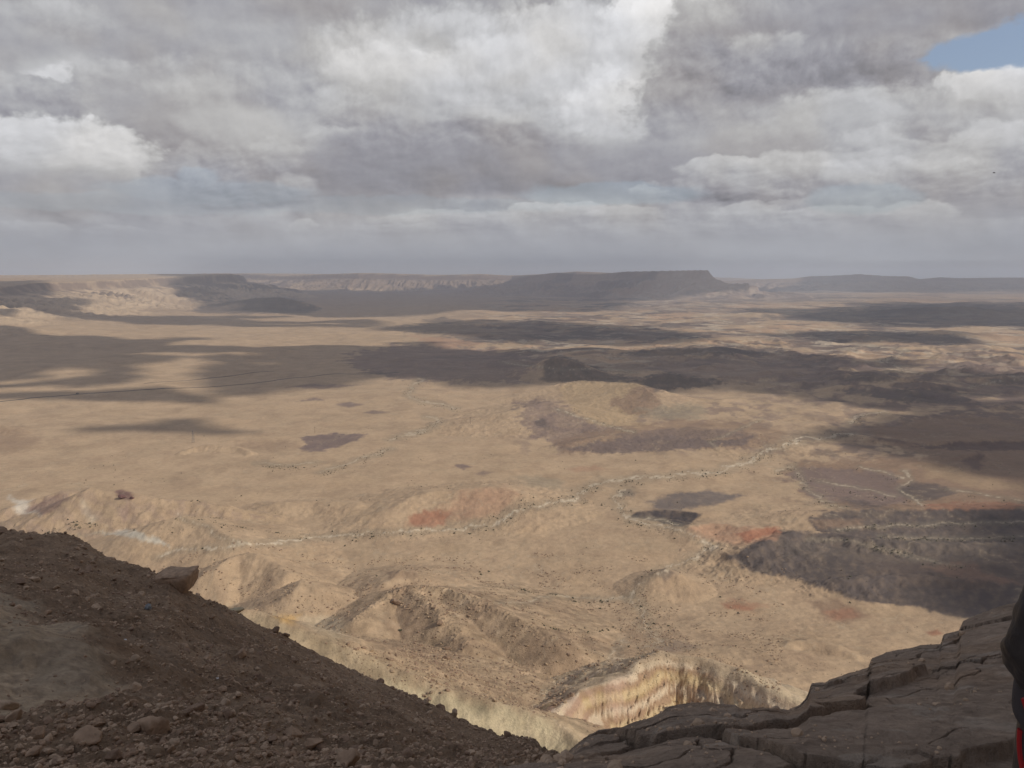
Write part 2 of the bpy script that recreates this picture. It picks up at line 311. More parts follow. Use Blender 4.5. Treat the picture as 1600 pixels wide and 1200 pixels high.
def HZ(x, y, want_reg=False):
    r = np.hypot(x, y); az = np.degrees(np.arctan2(x, y))
    right = sstep(-6, 6, az)
    z = 22 + 62 * sstep(960, 520, r) + 0 * r
    z = z + fbm(x / 900, y / 900, 4, 1) * (7 + 9 * sstep(1500, 4000, r)) + fbm(x / 170, y / 170, 3, 2) * (1.3 + 1.3 * right)
    hillm = sstep(1700, 3200, r) * (0.35 + 0.65 * sstep(-12, 2, az)) * (1 - 0.5 * sstep(9000, 16000, r))
    z = z + 26 * hillm * np.maximum(0, fbm(x / 620, y / 620, 5, 11) + 0.05)
    z = z + 1.8 * sstep(1500, 700, r) * sstep(.0, .5, fbm(x / 260, y / 260, 3, 25)) * np.maximum(0, ridged(x / 120, y / 120, 4, 21) - 0.6) * (0.5 + 0.5 * pnoise(x / 300, y / 300, 4))
    z = z + sstep(-20, -36, az) * sstep(3500, 7500, r) * 60
    z = z + (fbm(x / 13, y / 13, 4, 35) * .55 + ridged(x / 34, y / 34, 3, 36) * .7 * sstep(-.1, .5, fbm(x / 200, y / 200, 3, 37))) * sstep(1700, 800, r)
    cl = np.zeros(x.shape); gly = np.full(x.shape, 1.2)
    z = z + (7 + 20 * sstep(2500, 3000, r)) * sstep(1300, 1700, r) * (1 - sstep(4200, 6000, r)) * sstep(2, 14, az) * np.maximum(0, ridged(x / 520, y / 330, 4, 27) - 1.15)
    reg = np.zeros(x.shape, np.int8)
    for i, f in enumerate(FEATS):
        P = f['P']; xs = [p[0] for p in P]; ys = [p[1] for p in P]; zt = max(p[2] for p in P)
        if f['kind'] == 'scarp': m_ = 5200.0 if f['wb'] < 1e8 else 9e9
        else: m_ = (zt - f['base']) / min(f['wf'], f['wb'] if f['wb'] > .08 else .08) + 150
        sel = np.flatnonzero((x > min(xs) - m_) & (x < max(xs) + m_) & (y > min(ys) - min(m_, 6000)) & (y < max(ys) + m_))
        if len(sel) == 0: continue
        X, Y, Zb = x[sel], y[sel], z[sel]
        if f['kind'] == 'scarp':
            lam = f['lam']
            wx = fbm(X / lam, Y / lam, 4, 31 + i) * lam * .30; wy = fbm(X / lam, Y / lam, 4, 57 + i) * lam * .30
            d, zc, tt, sd = polydist(X, Y, P)
            aa = np.arctan2(X, Y); a0, a1 = math.atan2(P[0][0], P[0][1]), math.atan2(P[-1][0], P[-1][1])
            sd = np.where((aa > a1 - .004) | ((aa < a0) & (f['reg'] == FRIM)), 1.0, sd)
            dn = d + (ridged((X + wx * .5) / lam, (Y + wy * .5) / lam, 4, 40 + i) - .9) * lam * (.10 if f['reg'] == RIM else .30) * sstep(0, f['wf'] * .35, d)
            dn = np.maximum(dn, 0)
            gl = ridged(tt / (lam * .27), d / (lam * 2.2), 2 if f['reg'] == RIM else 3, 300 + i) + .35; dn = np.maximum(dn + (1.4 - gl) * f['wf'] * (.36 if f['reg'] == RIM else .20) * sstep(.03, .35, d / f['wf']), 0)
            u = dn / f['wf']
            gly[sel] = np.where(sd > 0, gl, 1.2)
            pf = np.where(u < .06, 1 - 5.5 * u, .67 * np.clip(1 - (u - .06) / .94, 0, 1) ** 1.6)
            hf = Zb + (zc - Zb) * pf + (u < 1.0) * f['amp'] * (.08 if f['reg'] == RIM else .20) * ridged(X / (lam * .33), Y / (lam * .33), 4, 77) * sstep(0.02, .2, u) * (1 - sstep(.5, 1.0, u))
            if f['wb'] > 1e8: hb = zc + fbm(X / 1500, Y / 1500, 4, 5) * 14 * sstep(0, 1500, d) - sstep(0, 1, d / 9000) * 10
            else: hb = Zb + (zc - Zb) * np.clip(1 - d / f['wb'], 0, 1) ** 1.3
            new = np.where(sd > 0, hf, hb)
            zz = np.maximum(Zb, new); hit = new > Zb + 6; cl[sel] = np.where(hit & (sd > 0), np.clip((new - Zb) / (zc - Zb + 1), 0, 1), np.where(hit, 0, cl[sel]))
        else:
            q = max(6.0, f['amp'] * 5)
            wx = fbm(X / q, Y / q, 3, 61 + i) * q * .22; wy = fbm(X / q, Y / q, 3, 71 + i) * q * .22
            a = f['amp'] * .5; ro = f['ro']
            new, d, sd, zc = ridgemax(X + wx * .6, Y + wy * .6, P, f['wf'], f['wb'], a)
            tl = f['base'] + .45 * (zc - f['base']); new = np.where(new < tl, tl - (tl - new) * .72, new); tt = X
            w_ = sstep(0, 4 * a + 3, d)
            new = new - ro * f['amp'] * .50 * (1.0 - .55 * (ridged(X / (q * 1.1), Y / (q * 1.1), 5, 91 + i) + .15)) * w_ * .9
            new = new + ro * fbm(X / (q * .35), Y / (q * .35), 4, 13 + i) * f['amp'] * .16
            if f['reg'] == OUTC and f['base'] == 60:     # bedded, fluted cliff facing the camera
                flu = ridged(X / 11.0 + zc * 0, Y / 45, 4, 19)
                new = new + np.where(sd > 0, 1, 0) * w_ * (fbm(X / 6, Y / 6, 3, 29) * 1.1 + (flu - .8) * 3.4 + 1.0 * np.sin(new * 1.1 + fbm(X / 20, Y / 20, 2, 3) * 2))
            if f['reg'] == KNOLL: new = new + sstep(14, 0, d) * np.maximum(0, ridged(X / 9, Y / 9, 3, 8) - .9) * 2.0
            zz = smax(Zb, new, f['k']) - f['k'] * .5 * np.exp(-np.abs(new - Zb) / f['k']); hit = new > Zb + 1.0
        z[sel] = zz
        if want_reg: reg[sel[hit]] = f['reg']
    return (z, reg, (cl, gly)) if want_reg else z

# ---------------------------------------------------------------- paint: ground colours, plus light and shade painted into the crater rims
SAND = (.465, .335, .222); SAND2 = (.40, .28, .186); PALE = (.60, .50, .38); DRK = (.105, .085, .082); PURP = (.20, .145, .13)
BRN = (.27, .18, .125); RED = (.34, .145, .09); PINK = (.43, .25, .165); YEL = (.54, .45, .30); OCH = (.42, .30, .185); GRN = (.27, .225, .165); LAVA = (.07, .058, .06); WHT = (.66, .60, .52)
# colour, polygon (px), edge softness px, wobble px, opacity
PAINT = [
 (BRN, [(0, 668), (40, 668), (60, 690), (30, 708), (-40, 712), (-60, 670)], 6, 8, .6),
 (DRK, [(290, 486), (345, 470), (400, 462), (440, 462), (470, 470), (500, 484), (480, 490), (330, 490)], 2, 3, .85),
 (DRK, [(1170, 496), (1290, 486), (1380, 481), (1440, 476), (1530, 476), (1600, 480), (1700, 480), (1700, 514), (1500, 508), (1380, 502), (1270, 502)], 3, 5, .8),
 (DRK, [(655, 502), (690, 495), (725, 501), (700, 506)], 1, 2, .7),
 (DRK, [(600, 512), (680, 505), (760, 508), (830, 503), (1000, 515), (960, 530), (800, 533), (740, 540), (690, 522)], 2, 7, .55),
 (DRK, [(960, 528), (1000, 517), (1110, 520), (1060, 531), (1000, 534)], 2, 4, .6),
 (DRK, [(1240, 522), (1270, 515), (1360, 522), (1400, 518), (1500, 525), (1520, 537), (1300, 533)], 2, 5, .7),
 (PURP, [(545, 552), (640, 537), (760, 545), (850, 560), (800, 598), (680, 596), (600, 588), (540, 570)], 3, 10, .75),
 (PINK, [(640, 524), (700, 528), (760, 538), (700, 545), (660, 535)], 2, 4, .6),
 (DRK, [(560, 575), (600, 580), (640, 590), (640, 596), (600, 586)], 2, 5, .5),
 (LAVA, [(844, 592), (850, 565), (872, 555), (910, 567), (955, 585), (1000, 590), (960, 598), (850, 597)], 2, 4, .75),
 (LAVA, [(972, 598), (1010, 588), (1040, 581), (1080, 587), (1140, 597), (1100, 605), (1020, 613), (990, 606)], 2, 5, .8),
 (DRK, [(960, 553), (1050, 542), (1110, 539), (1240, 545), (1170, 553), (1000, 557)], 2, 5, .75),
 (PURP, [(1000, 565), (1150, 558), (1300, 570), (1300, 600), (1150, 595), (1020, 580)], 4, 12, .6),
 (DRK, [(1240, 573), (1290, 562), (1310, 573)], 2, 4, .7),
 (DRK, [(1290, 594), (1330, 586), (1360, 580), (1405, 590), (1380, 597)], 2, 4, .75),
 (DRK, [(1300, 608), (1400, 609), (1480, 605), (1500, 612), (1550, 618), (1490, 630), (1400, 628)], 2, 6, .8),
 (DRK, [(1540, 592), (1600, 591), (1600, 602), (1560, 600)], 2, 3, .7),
 (PURP, [(450, 605), (480, 600), (560, 602), (500, 608)], 1.5, 2, .8), (PURP, [(462, 627), (500, 620), (507, 626)], 1, 2, .8),
 (PURP, [(522, 632), (545, 628), (566, 632), (545, 637)], 1.5, 1, .85), (PURP, [(566, 645), (585, 641), (608, 644), (585, 647)], 1, 1, .8),
 (PURP, [(466, 683), (500, 679), (520, 677), (574, 680), (560, 688), (525, 699), (500, 706), (463, 702), (482, 694)], 1.5, 3, 1),
 (BRN, [(370, 688), (460, 690), (470, 700), (430, 704), (380, 700)], 4, 4, .5),
 (PURP, [(710, 727), (724, 725), (740, 729), (724, 734)], 1, 2, .9), (PURP, [(744, 741), (756, 736), (770, 738), (756, 743)], 1.5, 1, .6),
 (PURP, [(800, 642), (820, 628), (850, 622), (885, 640), (905, 655), (975, 668), (930, 682), (880, 700), (845, 690), (815, 665)], 3, 9, .7),
 (DRK, [(838, 658), (850, 652), (862, 660), (858, 672), (845, 668)], 2, 3, .6),
 (OCH, [(885, 604), (905, 595), (1000, 598), (1005, 640), (1000, 655), (1020, 668), (940, 666), (900, 645), (880, 625)], 3, 4, .9),
 (BRN, [(1000, 602), (1022, 608), (1035, 640), (1000, 648), (970, 644), (955, 628)], 2, 4, .85),
 (GRN, [(1000, 640), (1060, 630), (1110, 640), (1080, 655), (1020, 655)], 4, 6, .7),
 (BRN, [(860, 690), (950, 670), (1060, 655), (1190, 660), (1240, 680), (1200, 700), (1000, 700), (900, 708)], 4, 8, .7),
 ((.16, .12, .11), [(882, 700), (940, 688), (1040, 680), (1130, 690), (1185, 680), (1175, 694), (1060, 702), (960, 709), (905, 706)], 2, 5, .9),
 ((.18, .135, .12), [(950, 680), (1060, 668), (1150, 672), (1180, 682), (1080, 686), (980, 688)], 3, 4, .7),
 (PINK, [(880, 733), (930, 727), (950, 733), (900, 738)], 2, 2, .5),
 (GRN, [(798, 745), (830, 742), (890, 751), (870, 764), (820, 758)], 4, 4, .6),
 (BRN, [(1210, 738), (1250, 724), (1380, 715), (1480, 712), (1620, 700), (1620, 800), (1330, 797), (1265, 770)], 4, 8, .95),
 (PURP, [(1220, 742), (1260, 730), (1400, 738), (1430, 780), (1380, 792), (1280, 780)], 3, 6, .85),
 (OCH, [(1440, 722), (1520, 735), (1620, 765), (1540, 766), (1450, 745)], 4, 6, .5),
 (DRK, [(1404, 768), (1425, 752), (1462, 757), (1494, 770), (1450, 782), (1435, 785)], 2, 3, .85),
 (DRK, [(1300, 775), (1330, 777), (1400, 795), (1340, 795)], 3, 4, .6),
 (RED, [(1440, 788), (1520, 783), (1600, 788), (1580, 800), (1450, 798)], 3, 4, .5),
 (BRN, [(1360, 665), (1500, 648), (1650, 658), (1650, 740), (1500, 722), (1390, 695)], 4, 9, .95),
 (PURP, [(1380, 662), (1400, 655), (1410, 665), (1385, 668)], 2, 2, .8),
 ((.13, .085, .075), [(1425, 699), (1500, 691), (1620, 689), (1620, 703), (1500, 704)], 1.5, 3, .9),
 ((.15, .10, .085), [(1345, 679), (1420, 690), (1455, 698), (1380, 689)], 1.5, 2, .8),
 ((.14, .09, .08), [(1500, 722), (1532, 706), (1540, 712), (1528, 736)], 2, 3, .8),
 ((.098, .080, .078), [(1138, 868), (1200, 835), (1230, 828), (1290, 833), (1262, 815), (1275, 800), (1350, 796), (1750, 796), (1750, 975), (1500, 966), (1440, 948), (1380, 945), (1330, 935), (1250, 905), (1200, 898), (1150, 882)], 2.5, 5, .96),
 (BRN, [(1260, 812), (1350, 812), (1355, 826), (1290, 825)], 3, 4, .7),
 (GRN, [(1200, 835), (1300, 850), (1500, 830), (1650, 845), (1650, 870), (1400, 880), (1250, 870)], 8, 14, .10),
 (BRN, [(1330, 870), (1450, 880), (1600, 870), (1700, 900), (1500, 930), (1380, 900)], 10, 16, .16),
 (PINK, [(1440, 884), (1500, 878), (1560, 900), (1600, 915), (1500, 905)], 4, 6, .35),
 ((.165, .135, .125), [(1008, 784), (1060, 769), (1110, 767), (1165, 774), (1130, 786), (1060, 798), (1022, 795)], 3, 4, .95),
 (LAVA, [(984, 808), (1000, 799), (1040, 796), (1098, 803), (1084, 815), (1062, 824), (1015, 813)], 1.5, 2, 1),
 ((.18, .145, .12), [(958, 770), (985, 765), (1005, 770), (990, 777), (965, 775)], 2, 3, .8),
 ((.20, .15, .12), [(1024, 897), (1040, 886), (1060, 896), (1046, 908)], 2, 3, .85),
 (BRN, [(600, 893), (650, 890), (655, 905), (610, 903)], 3, 4, .6), (BRN, [(600, 925), (640, 905), (650, 915), (615, 935)], 3, 4, .5),
 (RED, [(638, 812), (655, 798), (700, 795), (712, 808), (695, 820), (655, 824), (640, 820)], 3, 5, .75),
 (PINK, [(690, 795), (720, 768), (790, 760), (806, 775), (795, 795), (730, 815)], 6, 6, .6),
 (PINK, [(1068, 826), (1110, 816), (1150, 822), (1220, 824), (1215, 842), (1150, 852), (1100, 842)], 3, 4, .75),
 (RED, [(1148, 834), (1175, 826), (1215, 823), (1222, 832), (1190, 838), (1165, 850)], 2, 3, .85),
 (RED, [(1118, 941), (1150, 935), (1192, 945), (1188, 957), (1135, 952)], 3, 5, .45), (RED, [(1130, 944), (1170, 946), (1185, 954), (1140, 951)], 1.5, 3, .5),
 (BRN, [(1262, 940), (1310, 936), (1345, 955), (1360, 965), (1320, 975), (1285, 962)], 5, 4, .8), (RED, [(1290, 955), (1330, 950), (1340, 965), (1305, 970)], 4, 4, .5),
 (RED, [(1445, 988), (1465, 983), (1472, 990), (1455, 994)], 2, 2, .7),
 ((.40, .30, .2), [(1035, 1008), (1060, 1000), (1095, 1008), (1080, 1018), (1040, 1016)], 2, 3, .9),
 ((.26, .19, .15), [(1010, 1010), (1060, 1000), (1090, 1012), (1040, 1022)], 3, 4, .7),
 ((.62, .57, .50), [(12, 775), (50, 782), (62, 806), (30, 800)], 3, 5, .7),
 ((.26, .17, .14), [(48, 800), (70, 782), (98, 768), (110, 776), (85, 795), (68, 806)], 2, 4, .85),
 ((.60, .50, .38), [(126, 782), (134, 780), (150, 812), (140, 818)], 3, 3, .7),
 ((.30, .20, .17), [(185, 800), (205, 785), (215, 800), (195, 818)], 3, 4, .6),
 ((.58, .54, .46), [(150, 832), (200, 828), (240, 840), (270, 855), (230, 848), (190, 838)], 2, 4, .75),
 ((.18, .10, .09), [(180, 768), (192, 764), (210, 773), (205, 781), (188, 780)], 1.5, 2, .9),
 (YEL, [(370, 950), (440, 966), (520, 1003), (620, 1047), (700, 1074), (800, 1102), (900, 1130), (950, 1180), (880, 1300), (300, 1300), (200, 930)], 10, 6, .42),
 (YEL, [(600, 1062), (700, 1088), (780, 1108), (860, 1130), (900, 1170), (870, 1230), (700, 1180), (600, 1110)], 8, 8, .85),
 ((.62, .38, .14), [(430, 960), (470, 960), (462, 975), (440, 972)], 4, 4, .7),
 ((.60, .50, .36), [(465, 965), (530, 962), (545, 1000), (520, 1000)], 6, 5, .5),
]
# outcrop strata are painted by height further down
# wadis: polyline (px), width px, opacity
WADI = [
 ([(250, 868), (310, 858), (400, 850), (480, 842), (560, 835), (640, 830), (720, 826), (780, 815), (800, 803), (830, 790), (870, 787), (900, 780), (915, 762), (940, 752), (1000, 749), (1060, 742), (1120, 737), (1170, 722), (1200, 705), (1235, 690), (1300, 680), (1330, 678)], 3.6, .75),
 ([(660, 592), (645, 605), (637, 617), (650, 625), (690, 633), (712, 638)], 2.0, .5),
 ([(665, 650), (688, 658), (670, 670), (640, 678), (610, 688)], 2.2, .5),
 ([(612, 700), (590, 710), (545, 722), (500, 738)], 2.0, .4),
 ([(400, 724), (450, 726), (500, 722)], 2, .4),
 ([(978, 765), (960, 775), (965, 790), (985, 812), (1020, 818), (1060, 826), (1100, 845), (1115, 853), (1090, 870), (1050, 885), (1010, 905), (990, 925), (985, 935), (1005, 955), (1008, 980), (1030, 1000), (1010, 1012)], 3.4, .65),
 ([(985, 932), (940, 936), (900, 935), (865, 930), (830, 940), (780, 942)], 2.6, .4),
 ([(1325, 660), (1350, 648), (1385, 642)], 2.0, .6), ([(1215, 735), (1238, 728), (1250, 745), (1262, 765), (1290, 785), (1320, 795)], 2.2, .4),
 ([(1412, 735), (1425, 750), (1403, 762), (1412, 772), (1436, 783), (1442, 793)], 1.8, .6), ([(1340, 728), (1380, 738), (1412, 748)], 1.6, .5),
 ([(1484, 764), (1530, 772), (1580, 780), (1640, 788)], 1.8, .55), ([(1280, 752), (1340, 762), (1400, 775)], 1.6, .5),
 ([(1378, 566), (1396, 560), (1416, 547)], 2.0, .8), ([(1378, 562), (1396, 570), (1411, 577)], 2.0, .8), ([(1330, 546), (1350, 540), (1416, 547)], 1.5, .5),
 ([(1218, 517), (1228, 521), (1236, 526)], 1.6, .8), ([(1120, 499), (1125, 501), (1145, 504)], 1.2, .6),
 ([(1380, 575), (1450, 585), (1600, 588)], 1.4, .45), ([(780, 565), (880, 578), (940, 576), (995, 582)], 1.2, .4),
 ([(1500, 608), (1560, 595), (1620, 590)], 1.5, .4), ([(1060, 820), (1030, 812), (990, 810)], 1.5, .6), ([(870, 640), (900, 650), (960, 668), (990, 675)], 1.5, .5),
 ([(1190, 655), (1110, 690), (1120, 700)], 1.2, .3), ([(280, 805), (320, 822), (345, 840), (380, 850)], 2.2, .5),
 ([(40, 850), (100, 838), (150, 835)], 2, .4), ([(975, 1000), (940, 1040), (870, 1070), (850, 1080)], 3, .4), ([(1310, 828), (1400, 820), (1600, 816)], 2, .35), ([(1380, 838), (1450, 842), (1600, 838)], 2, .3),
 ([(1395, 858), (1430, 872), (1500, 885)], 2, .25), ([(1260, 842), (1330, 845), (1390, 862)], 2, .25),
]
def project(x, y, z):
    d = z - CAMZ
    f = y * cp - d * sp; u = y * sp + d * cp
    f = np.maximum(f, 1e-3)
    return 800 + FPX * x / f, 600 - FPX * u / f
def polymask(U, V, poly, soft):
    P = np.array(poly, float); inside = np.zeros(U.shape, bool); dmin = np.full(U.shape, 1e9)
    n = len(P)
    for i in range(n):
        x1, y1 = P[i]; x2, y2 = P[(i + 1) % n]
        if y1 != y2:
            c = ((y1 > V) != (y2 > V)) & (U < (x2 - x1) * (V - y1) / (y2 - y1) + x1); inside ^= c
        # vertical distances weigh more: everything is foreshortened
        ax, ay, bx, by = x1 / 2.5, y1, x2 / 2.5, y2
        dx, dy = bx - ax, by - ay; L2 = dx * dx + dy * dy + 1e-9
        t = np.clip(((U / 2.5 - ax) * dx + (V - ay) * dy) / L2, 0, 1)
        dmin = np.minimum(dmin, (U / 2.5 - ax - t * dx) ** 2 + (V - ay - t * dy) ** 2)
    sd = np.sqrt(dmin) * np.where(inside, 1, -1)
    return sstep(-soft, soft, sd)
def paint(x, y, z, reg, clg):
    cl, gly = clg
    r = np.hypot(x, y); az = np.degrees(np.arctan2(x, y)); lr = np.log(r)
    U, V = project(x, y, z)
    qa, ql = az * 1.0, lr * 17.0
    n1 = fbm(qa * .55, ql * 1.1, 6, 101, .6); n2 = fbm(qa * 1.4, ql * 2.2, 5, 111, .6); n3 = fbm(qa * .2, ql * .7, 5, 121)
    n4 = fbm(x / 14, y / 14, 4, 131); n5 = fbm(x / 60, y / 60, 5, 141)
    col = np.empty(x.shape + (3,)); col[:] = SAND
    def blend(c, m):
        m = m[..., None]; col[:] = col * (1 - m) + np.array(c) * m
    blend(SAND2, sstep(-.3, .5, n5) * .5)
    blend((.475, .335, .215), sstep(0.1, .7, n3) * .5)
    blend((.35, .245, .165), sstep(.15, .75, n1) * .45)
    blend(BRN, sstep(900, 600, r) * sstep(-.2, .6, n5) * .35)
    # broken dark and pink ground of the far crater floor
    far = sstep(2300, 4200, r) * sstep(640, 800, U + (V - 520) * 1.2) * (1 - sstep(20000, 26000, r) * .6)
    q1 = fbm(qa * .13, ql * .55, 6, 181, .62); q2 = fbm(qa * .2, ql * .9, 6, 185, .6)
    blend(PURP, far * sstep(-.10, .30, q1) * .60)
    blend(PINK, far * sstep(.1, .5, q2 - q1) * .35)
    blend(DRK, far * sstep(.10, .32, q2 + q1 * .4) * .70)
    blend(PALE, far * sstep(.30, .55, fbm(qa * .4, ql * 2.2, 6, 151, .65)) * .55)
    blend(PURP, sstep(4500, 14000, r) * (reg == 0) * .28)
    midr = sstep(1250, 1500, r) * (1 - sstep(3600, 4600, r)) * sstep(1190, 1330, U + n1 * 60) * (1 - .7 * polymask(U + n1 * 30, V + n2 * 5, [(1100, 605), (1250, 612), (1380, 640), (1330, 655), (1300, 675), (1150, 700), (1050, 700)], 8))
    blend(BRN, midr * sstep(-.35, .3, n1) * .6); blend(PURP, midr * sstep(-.1, .35, q1) * .6); blend(DRK, midr * sstep(.1, .4, n1 + q2 * .5) * .45)
    blend(PURP, sstep(780, 850, U) * (1 - sstep(1180, 1260, U)) * sstep(605, 640, V) * (1 - sstep(700, 715, V)) * sstep(-.1, .3, n1) * .55)
    wu = n1 * 1.0; wv = n2
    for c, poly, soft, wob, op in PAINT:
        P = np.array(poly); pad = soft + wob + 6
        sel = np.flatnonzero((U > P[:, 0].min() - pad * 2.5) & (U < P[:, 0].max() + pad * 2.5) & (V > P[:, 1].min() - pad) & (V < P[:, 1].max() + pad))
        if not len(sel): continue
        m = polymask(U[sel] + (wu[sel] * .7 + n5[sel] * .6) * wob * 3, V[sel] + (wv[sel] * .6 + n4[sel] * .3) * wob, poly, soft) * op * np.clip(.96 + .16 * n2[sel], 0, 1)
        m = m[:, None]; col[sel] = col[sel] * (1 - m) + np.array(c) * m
    wmask = np.zeros(x.shape)
    for pts, w, op in WADI:
        P = np.array(pts, float); pad = w * 5 + 6
        sel = np.flatnonzero((U > P[:, 0].min() - pad * 2) & (U < P[:, 0].max() + pad * 2) & (V > P[:, 1].min() - pad) & (V < P[:, 1].max() + pad))
        if not len(sel): continue
        uu = U[sel] + n2[sel] * w * 3; vv = V[sel] + n1[sel] * w * 1.2; d = np.full(len(sel), 1e9)
        for i in range(len(P) - 1):
            ax, ay = P[i]; bx, by = P[i + 1]; k = 2.0
            dx, dy = (bx - ax) / k, by - ay; t = np.clip(((uu - ax) / k * dx + (vv - ay) * dy) / (dx * dx + dy * dy + 1e-9), 0, 1)
            d = np.minimum(d, np.hypot((uu - ax) / k - t * dx, vv - ay - t * dy))
        br = sstep(-.35, .3, fbm(x[sel] / 9, y[sel] / 9, 3, 161))
        m = sstep(w * .52, w * .10, d + .35 * w * fbm(x[sel] / 30, y[sel] / 30, 3, 165)) * min(1, op * 1.3)
        g = (sstep(w * 3.2, w * .8, d) * .35)[:, None]
        col[sel] = col[sel] * (1 - g) + np.array(GRN) * g
        m = (m * (.45 + .55 * br))[:, None]; col[sel] = col[sel] * (1 - m) + np.array(PALE) * m
        wmask[sel] = np.maximum(wmask[sel], sstep(w * 4, w, d))
    # fine drainage lines of the plain
    gl = 1 - np.abs(fbm(x / 260, y / 260, 5, 191, .55)) * 2.2; g2 = 1 - np.abs(fbm(x / 90, y / 90, 4, 195, .55)) * 2.2
    nr_ = sstep(5500, 2500, r); k = sstep(.80, 1.0, gl) * nr_ * .22; k2 = sstep(.80, 1.0, g2) * sstep(1800, 900, r) * .14
    blend((.30, .225, .15), k); blend((.29, .21, .145), k2); blend(PALE, sstep(.97, 1.0, gl) * nr_ * .22)
    blend(PURP, sstep(2000, 2500, r) * (1 - sstep(3800, 5200, r)) * sstep(1130, 1300, U) * sstep(-.3, .4, n1) * .42)
    # strata of the pale outcrop
    o = (reg == OUTC) & (r < 700)
    if o.any():
        t = z[o] * .85 + fbm(x[o] / 25, y[o] / 25, 4, 171) * 2.0 + x[o] * .085
        s1 = sstep(-.2, .5, np.sin(t)); s2 = sstep(0.1, .8, np.sin(t * .47 + 1.3))
        c = np.array((.37, .245, .16)) * (1 - s1[:, None]) + np.array((.60, .475, .345)) * s1[:, None]
        c = c * (1 - .55 * s2[:, None]) + np.array((.56, .41, .20)) * .55 * s2[:, None]
        w = sstep(1090, 1130, U[o]) * sstep(1035, 1065, V[o]); w2 = sstep(1000, 960, U[o]) * sstep(-.3, .4, n4[o])
        c = c * (1 - .4 * w[:, None]) + np.array((.64, .54, .41)) * .4 * w[:, None]
        c = c * (1 - .4 * w2[:, None]) + np.array((.50, .34, .28)) * .4 * w2[:, None]
        top = sstep(12, 2, V[o] - (1024 + np.abs(U[o] - 1050) * .35))[:, None] * .7
        c = c * (1 - top) + np.array((.46, .36, .25)) * top
        col[o] = c
    o = (reg == OUTC) & (r >= 700)
    if o.any():
        s1 = sstep(0, .6, np.sin((x[o] * .8 + y[o] * .5 + z[o] * 2) * .16 + n5[o] * 5))[:, None] * .35
        col[o] = col[o] * (1 - s1) + np.array((.33, .235, .19)) * s1
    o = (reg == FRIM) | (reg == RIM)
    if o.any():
        s1 = (sstep(.60, .72, cl[o]) * sstep(1.0, .95, cl[o]) * (.45 + .4 * sstep(-.3, .3, fbm(x[o] / 160, y[o] / 160, 4, 199))) + .80 * sstep(1.45, 1.0, gly[o] + .12 * n5[o]) * sstep(.06, .2, cl[o]) * (1 - .4 * sstep(.6, .8, cl[o])) + .25 * sstep(0, .5, n5[o] + .5 * n4[o]))[:, None].clip(0, .85)  # brown cliff band and mottling; gullies painted dark to stand in for shading
        k_ = (sstep(.0, .12, cl[o]) * .7 * (1 - sstep(.985, 1.0, cl[o])))[:, None] * (reg[o] == RIM)[:, None] + .2; col[o] = col[o] * (1 - k_) + np.array((.55, .41, .28)) * k_  # rim face painted lighter so that it looks sunlit
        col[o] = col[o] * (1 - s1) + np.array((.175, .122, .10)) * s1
    o = (reg == MESA) | (reg == HILLS)
    col[o] = col[o] * .5 + np.array((.27, .205, .185)) * .5
    o = (reg == KNOLL) | (reg == TALUS)
    col[o] = col[o] * (.88 + .25 * n4[o][:, None])
    rocky = .25 + .75 * sstep(0, .5, n5) * sstep(1600, 800, r)
    rocky = np.where((reg == KNOLL) | ((reg == OUTC)) | (reg == TALUS), .9, rocky)
    rocky = np.maximum(rocky, wmask * .9)
    return np.clip(col, .01, .9), rocky

# ---------------------------------------------------------------- materials
MATS = {}
def mat(name, color, rough=0.85, var=0.25, scale=3.0, bump=0.3, bscale=None, dist=0.02, attr=None, spec=0.2, metallic=0.0, transl=0.0):
    if name in MATS: return MATS[name]
    m = bpy.data.materials.new(name); m.use_nodes = True; m.node_tree.nodes.clear(); N = NT(m.node_tree)
    out = N.node('ShaderNodeOutputMaterial'); b = N.node('ShaderNodeBsdfPrincipled')
    co = N.node('ShaderNodeTexCoord').outputs['Object']
    if attr: base = N.node('ShaderNodeAttribute', attribute_name=attr).outputs['Color']
    else: base = (*color, 1)
    n = N.noise(co, scale, 6, 0.6)
    k = N.maprange(n, .28, .72, 1 - var, 1 + var, smooth=False)
    N._in(b.inputs['Base Color'], N.vec('SCALE', base if attr else N.comb(*color), scale=k))
    b.inputs['Roughness'].default_value = rough; b.inputs['Specular IOR Level'].default_value = spec; b.inputs['Metallic'].default_value = metallic
    if bump:
        bn = N.node('ShaderNodeBump'); bn.inputs['Strength'].default_value = bump; bn.inputs['Distance'].default_value = dist
        N._in(bn.inputs['Height'], N.noise(co, bscale or scale * 3, 8, .65)); N.l.new(bn.outputs[0], b.inputs['Normal'])
    N.l.new(b.outputs[0], out.inputs[0]); MATS[name] = m; return m

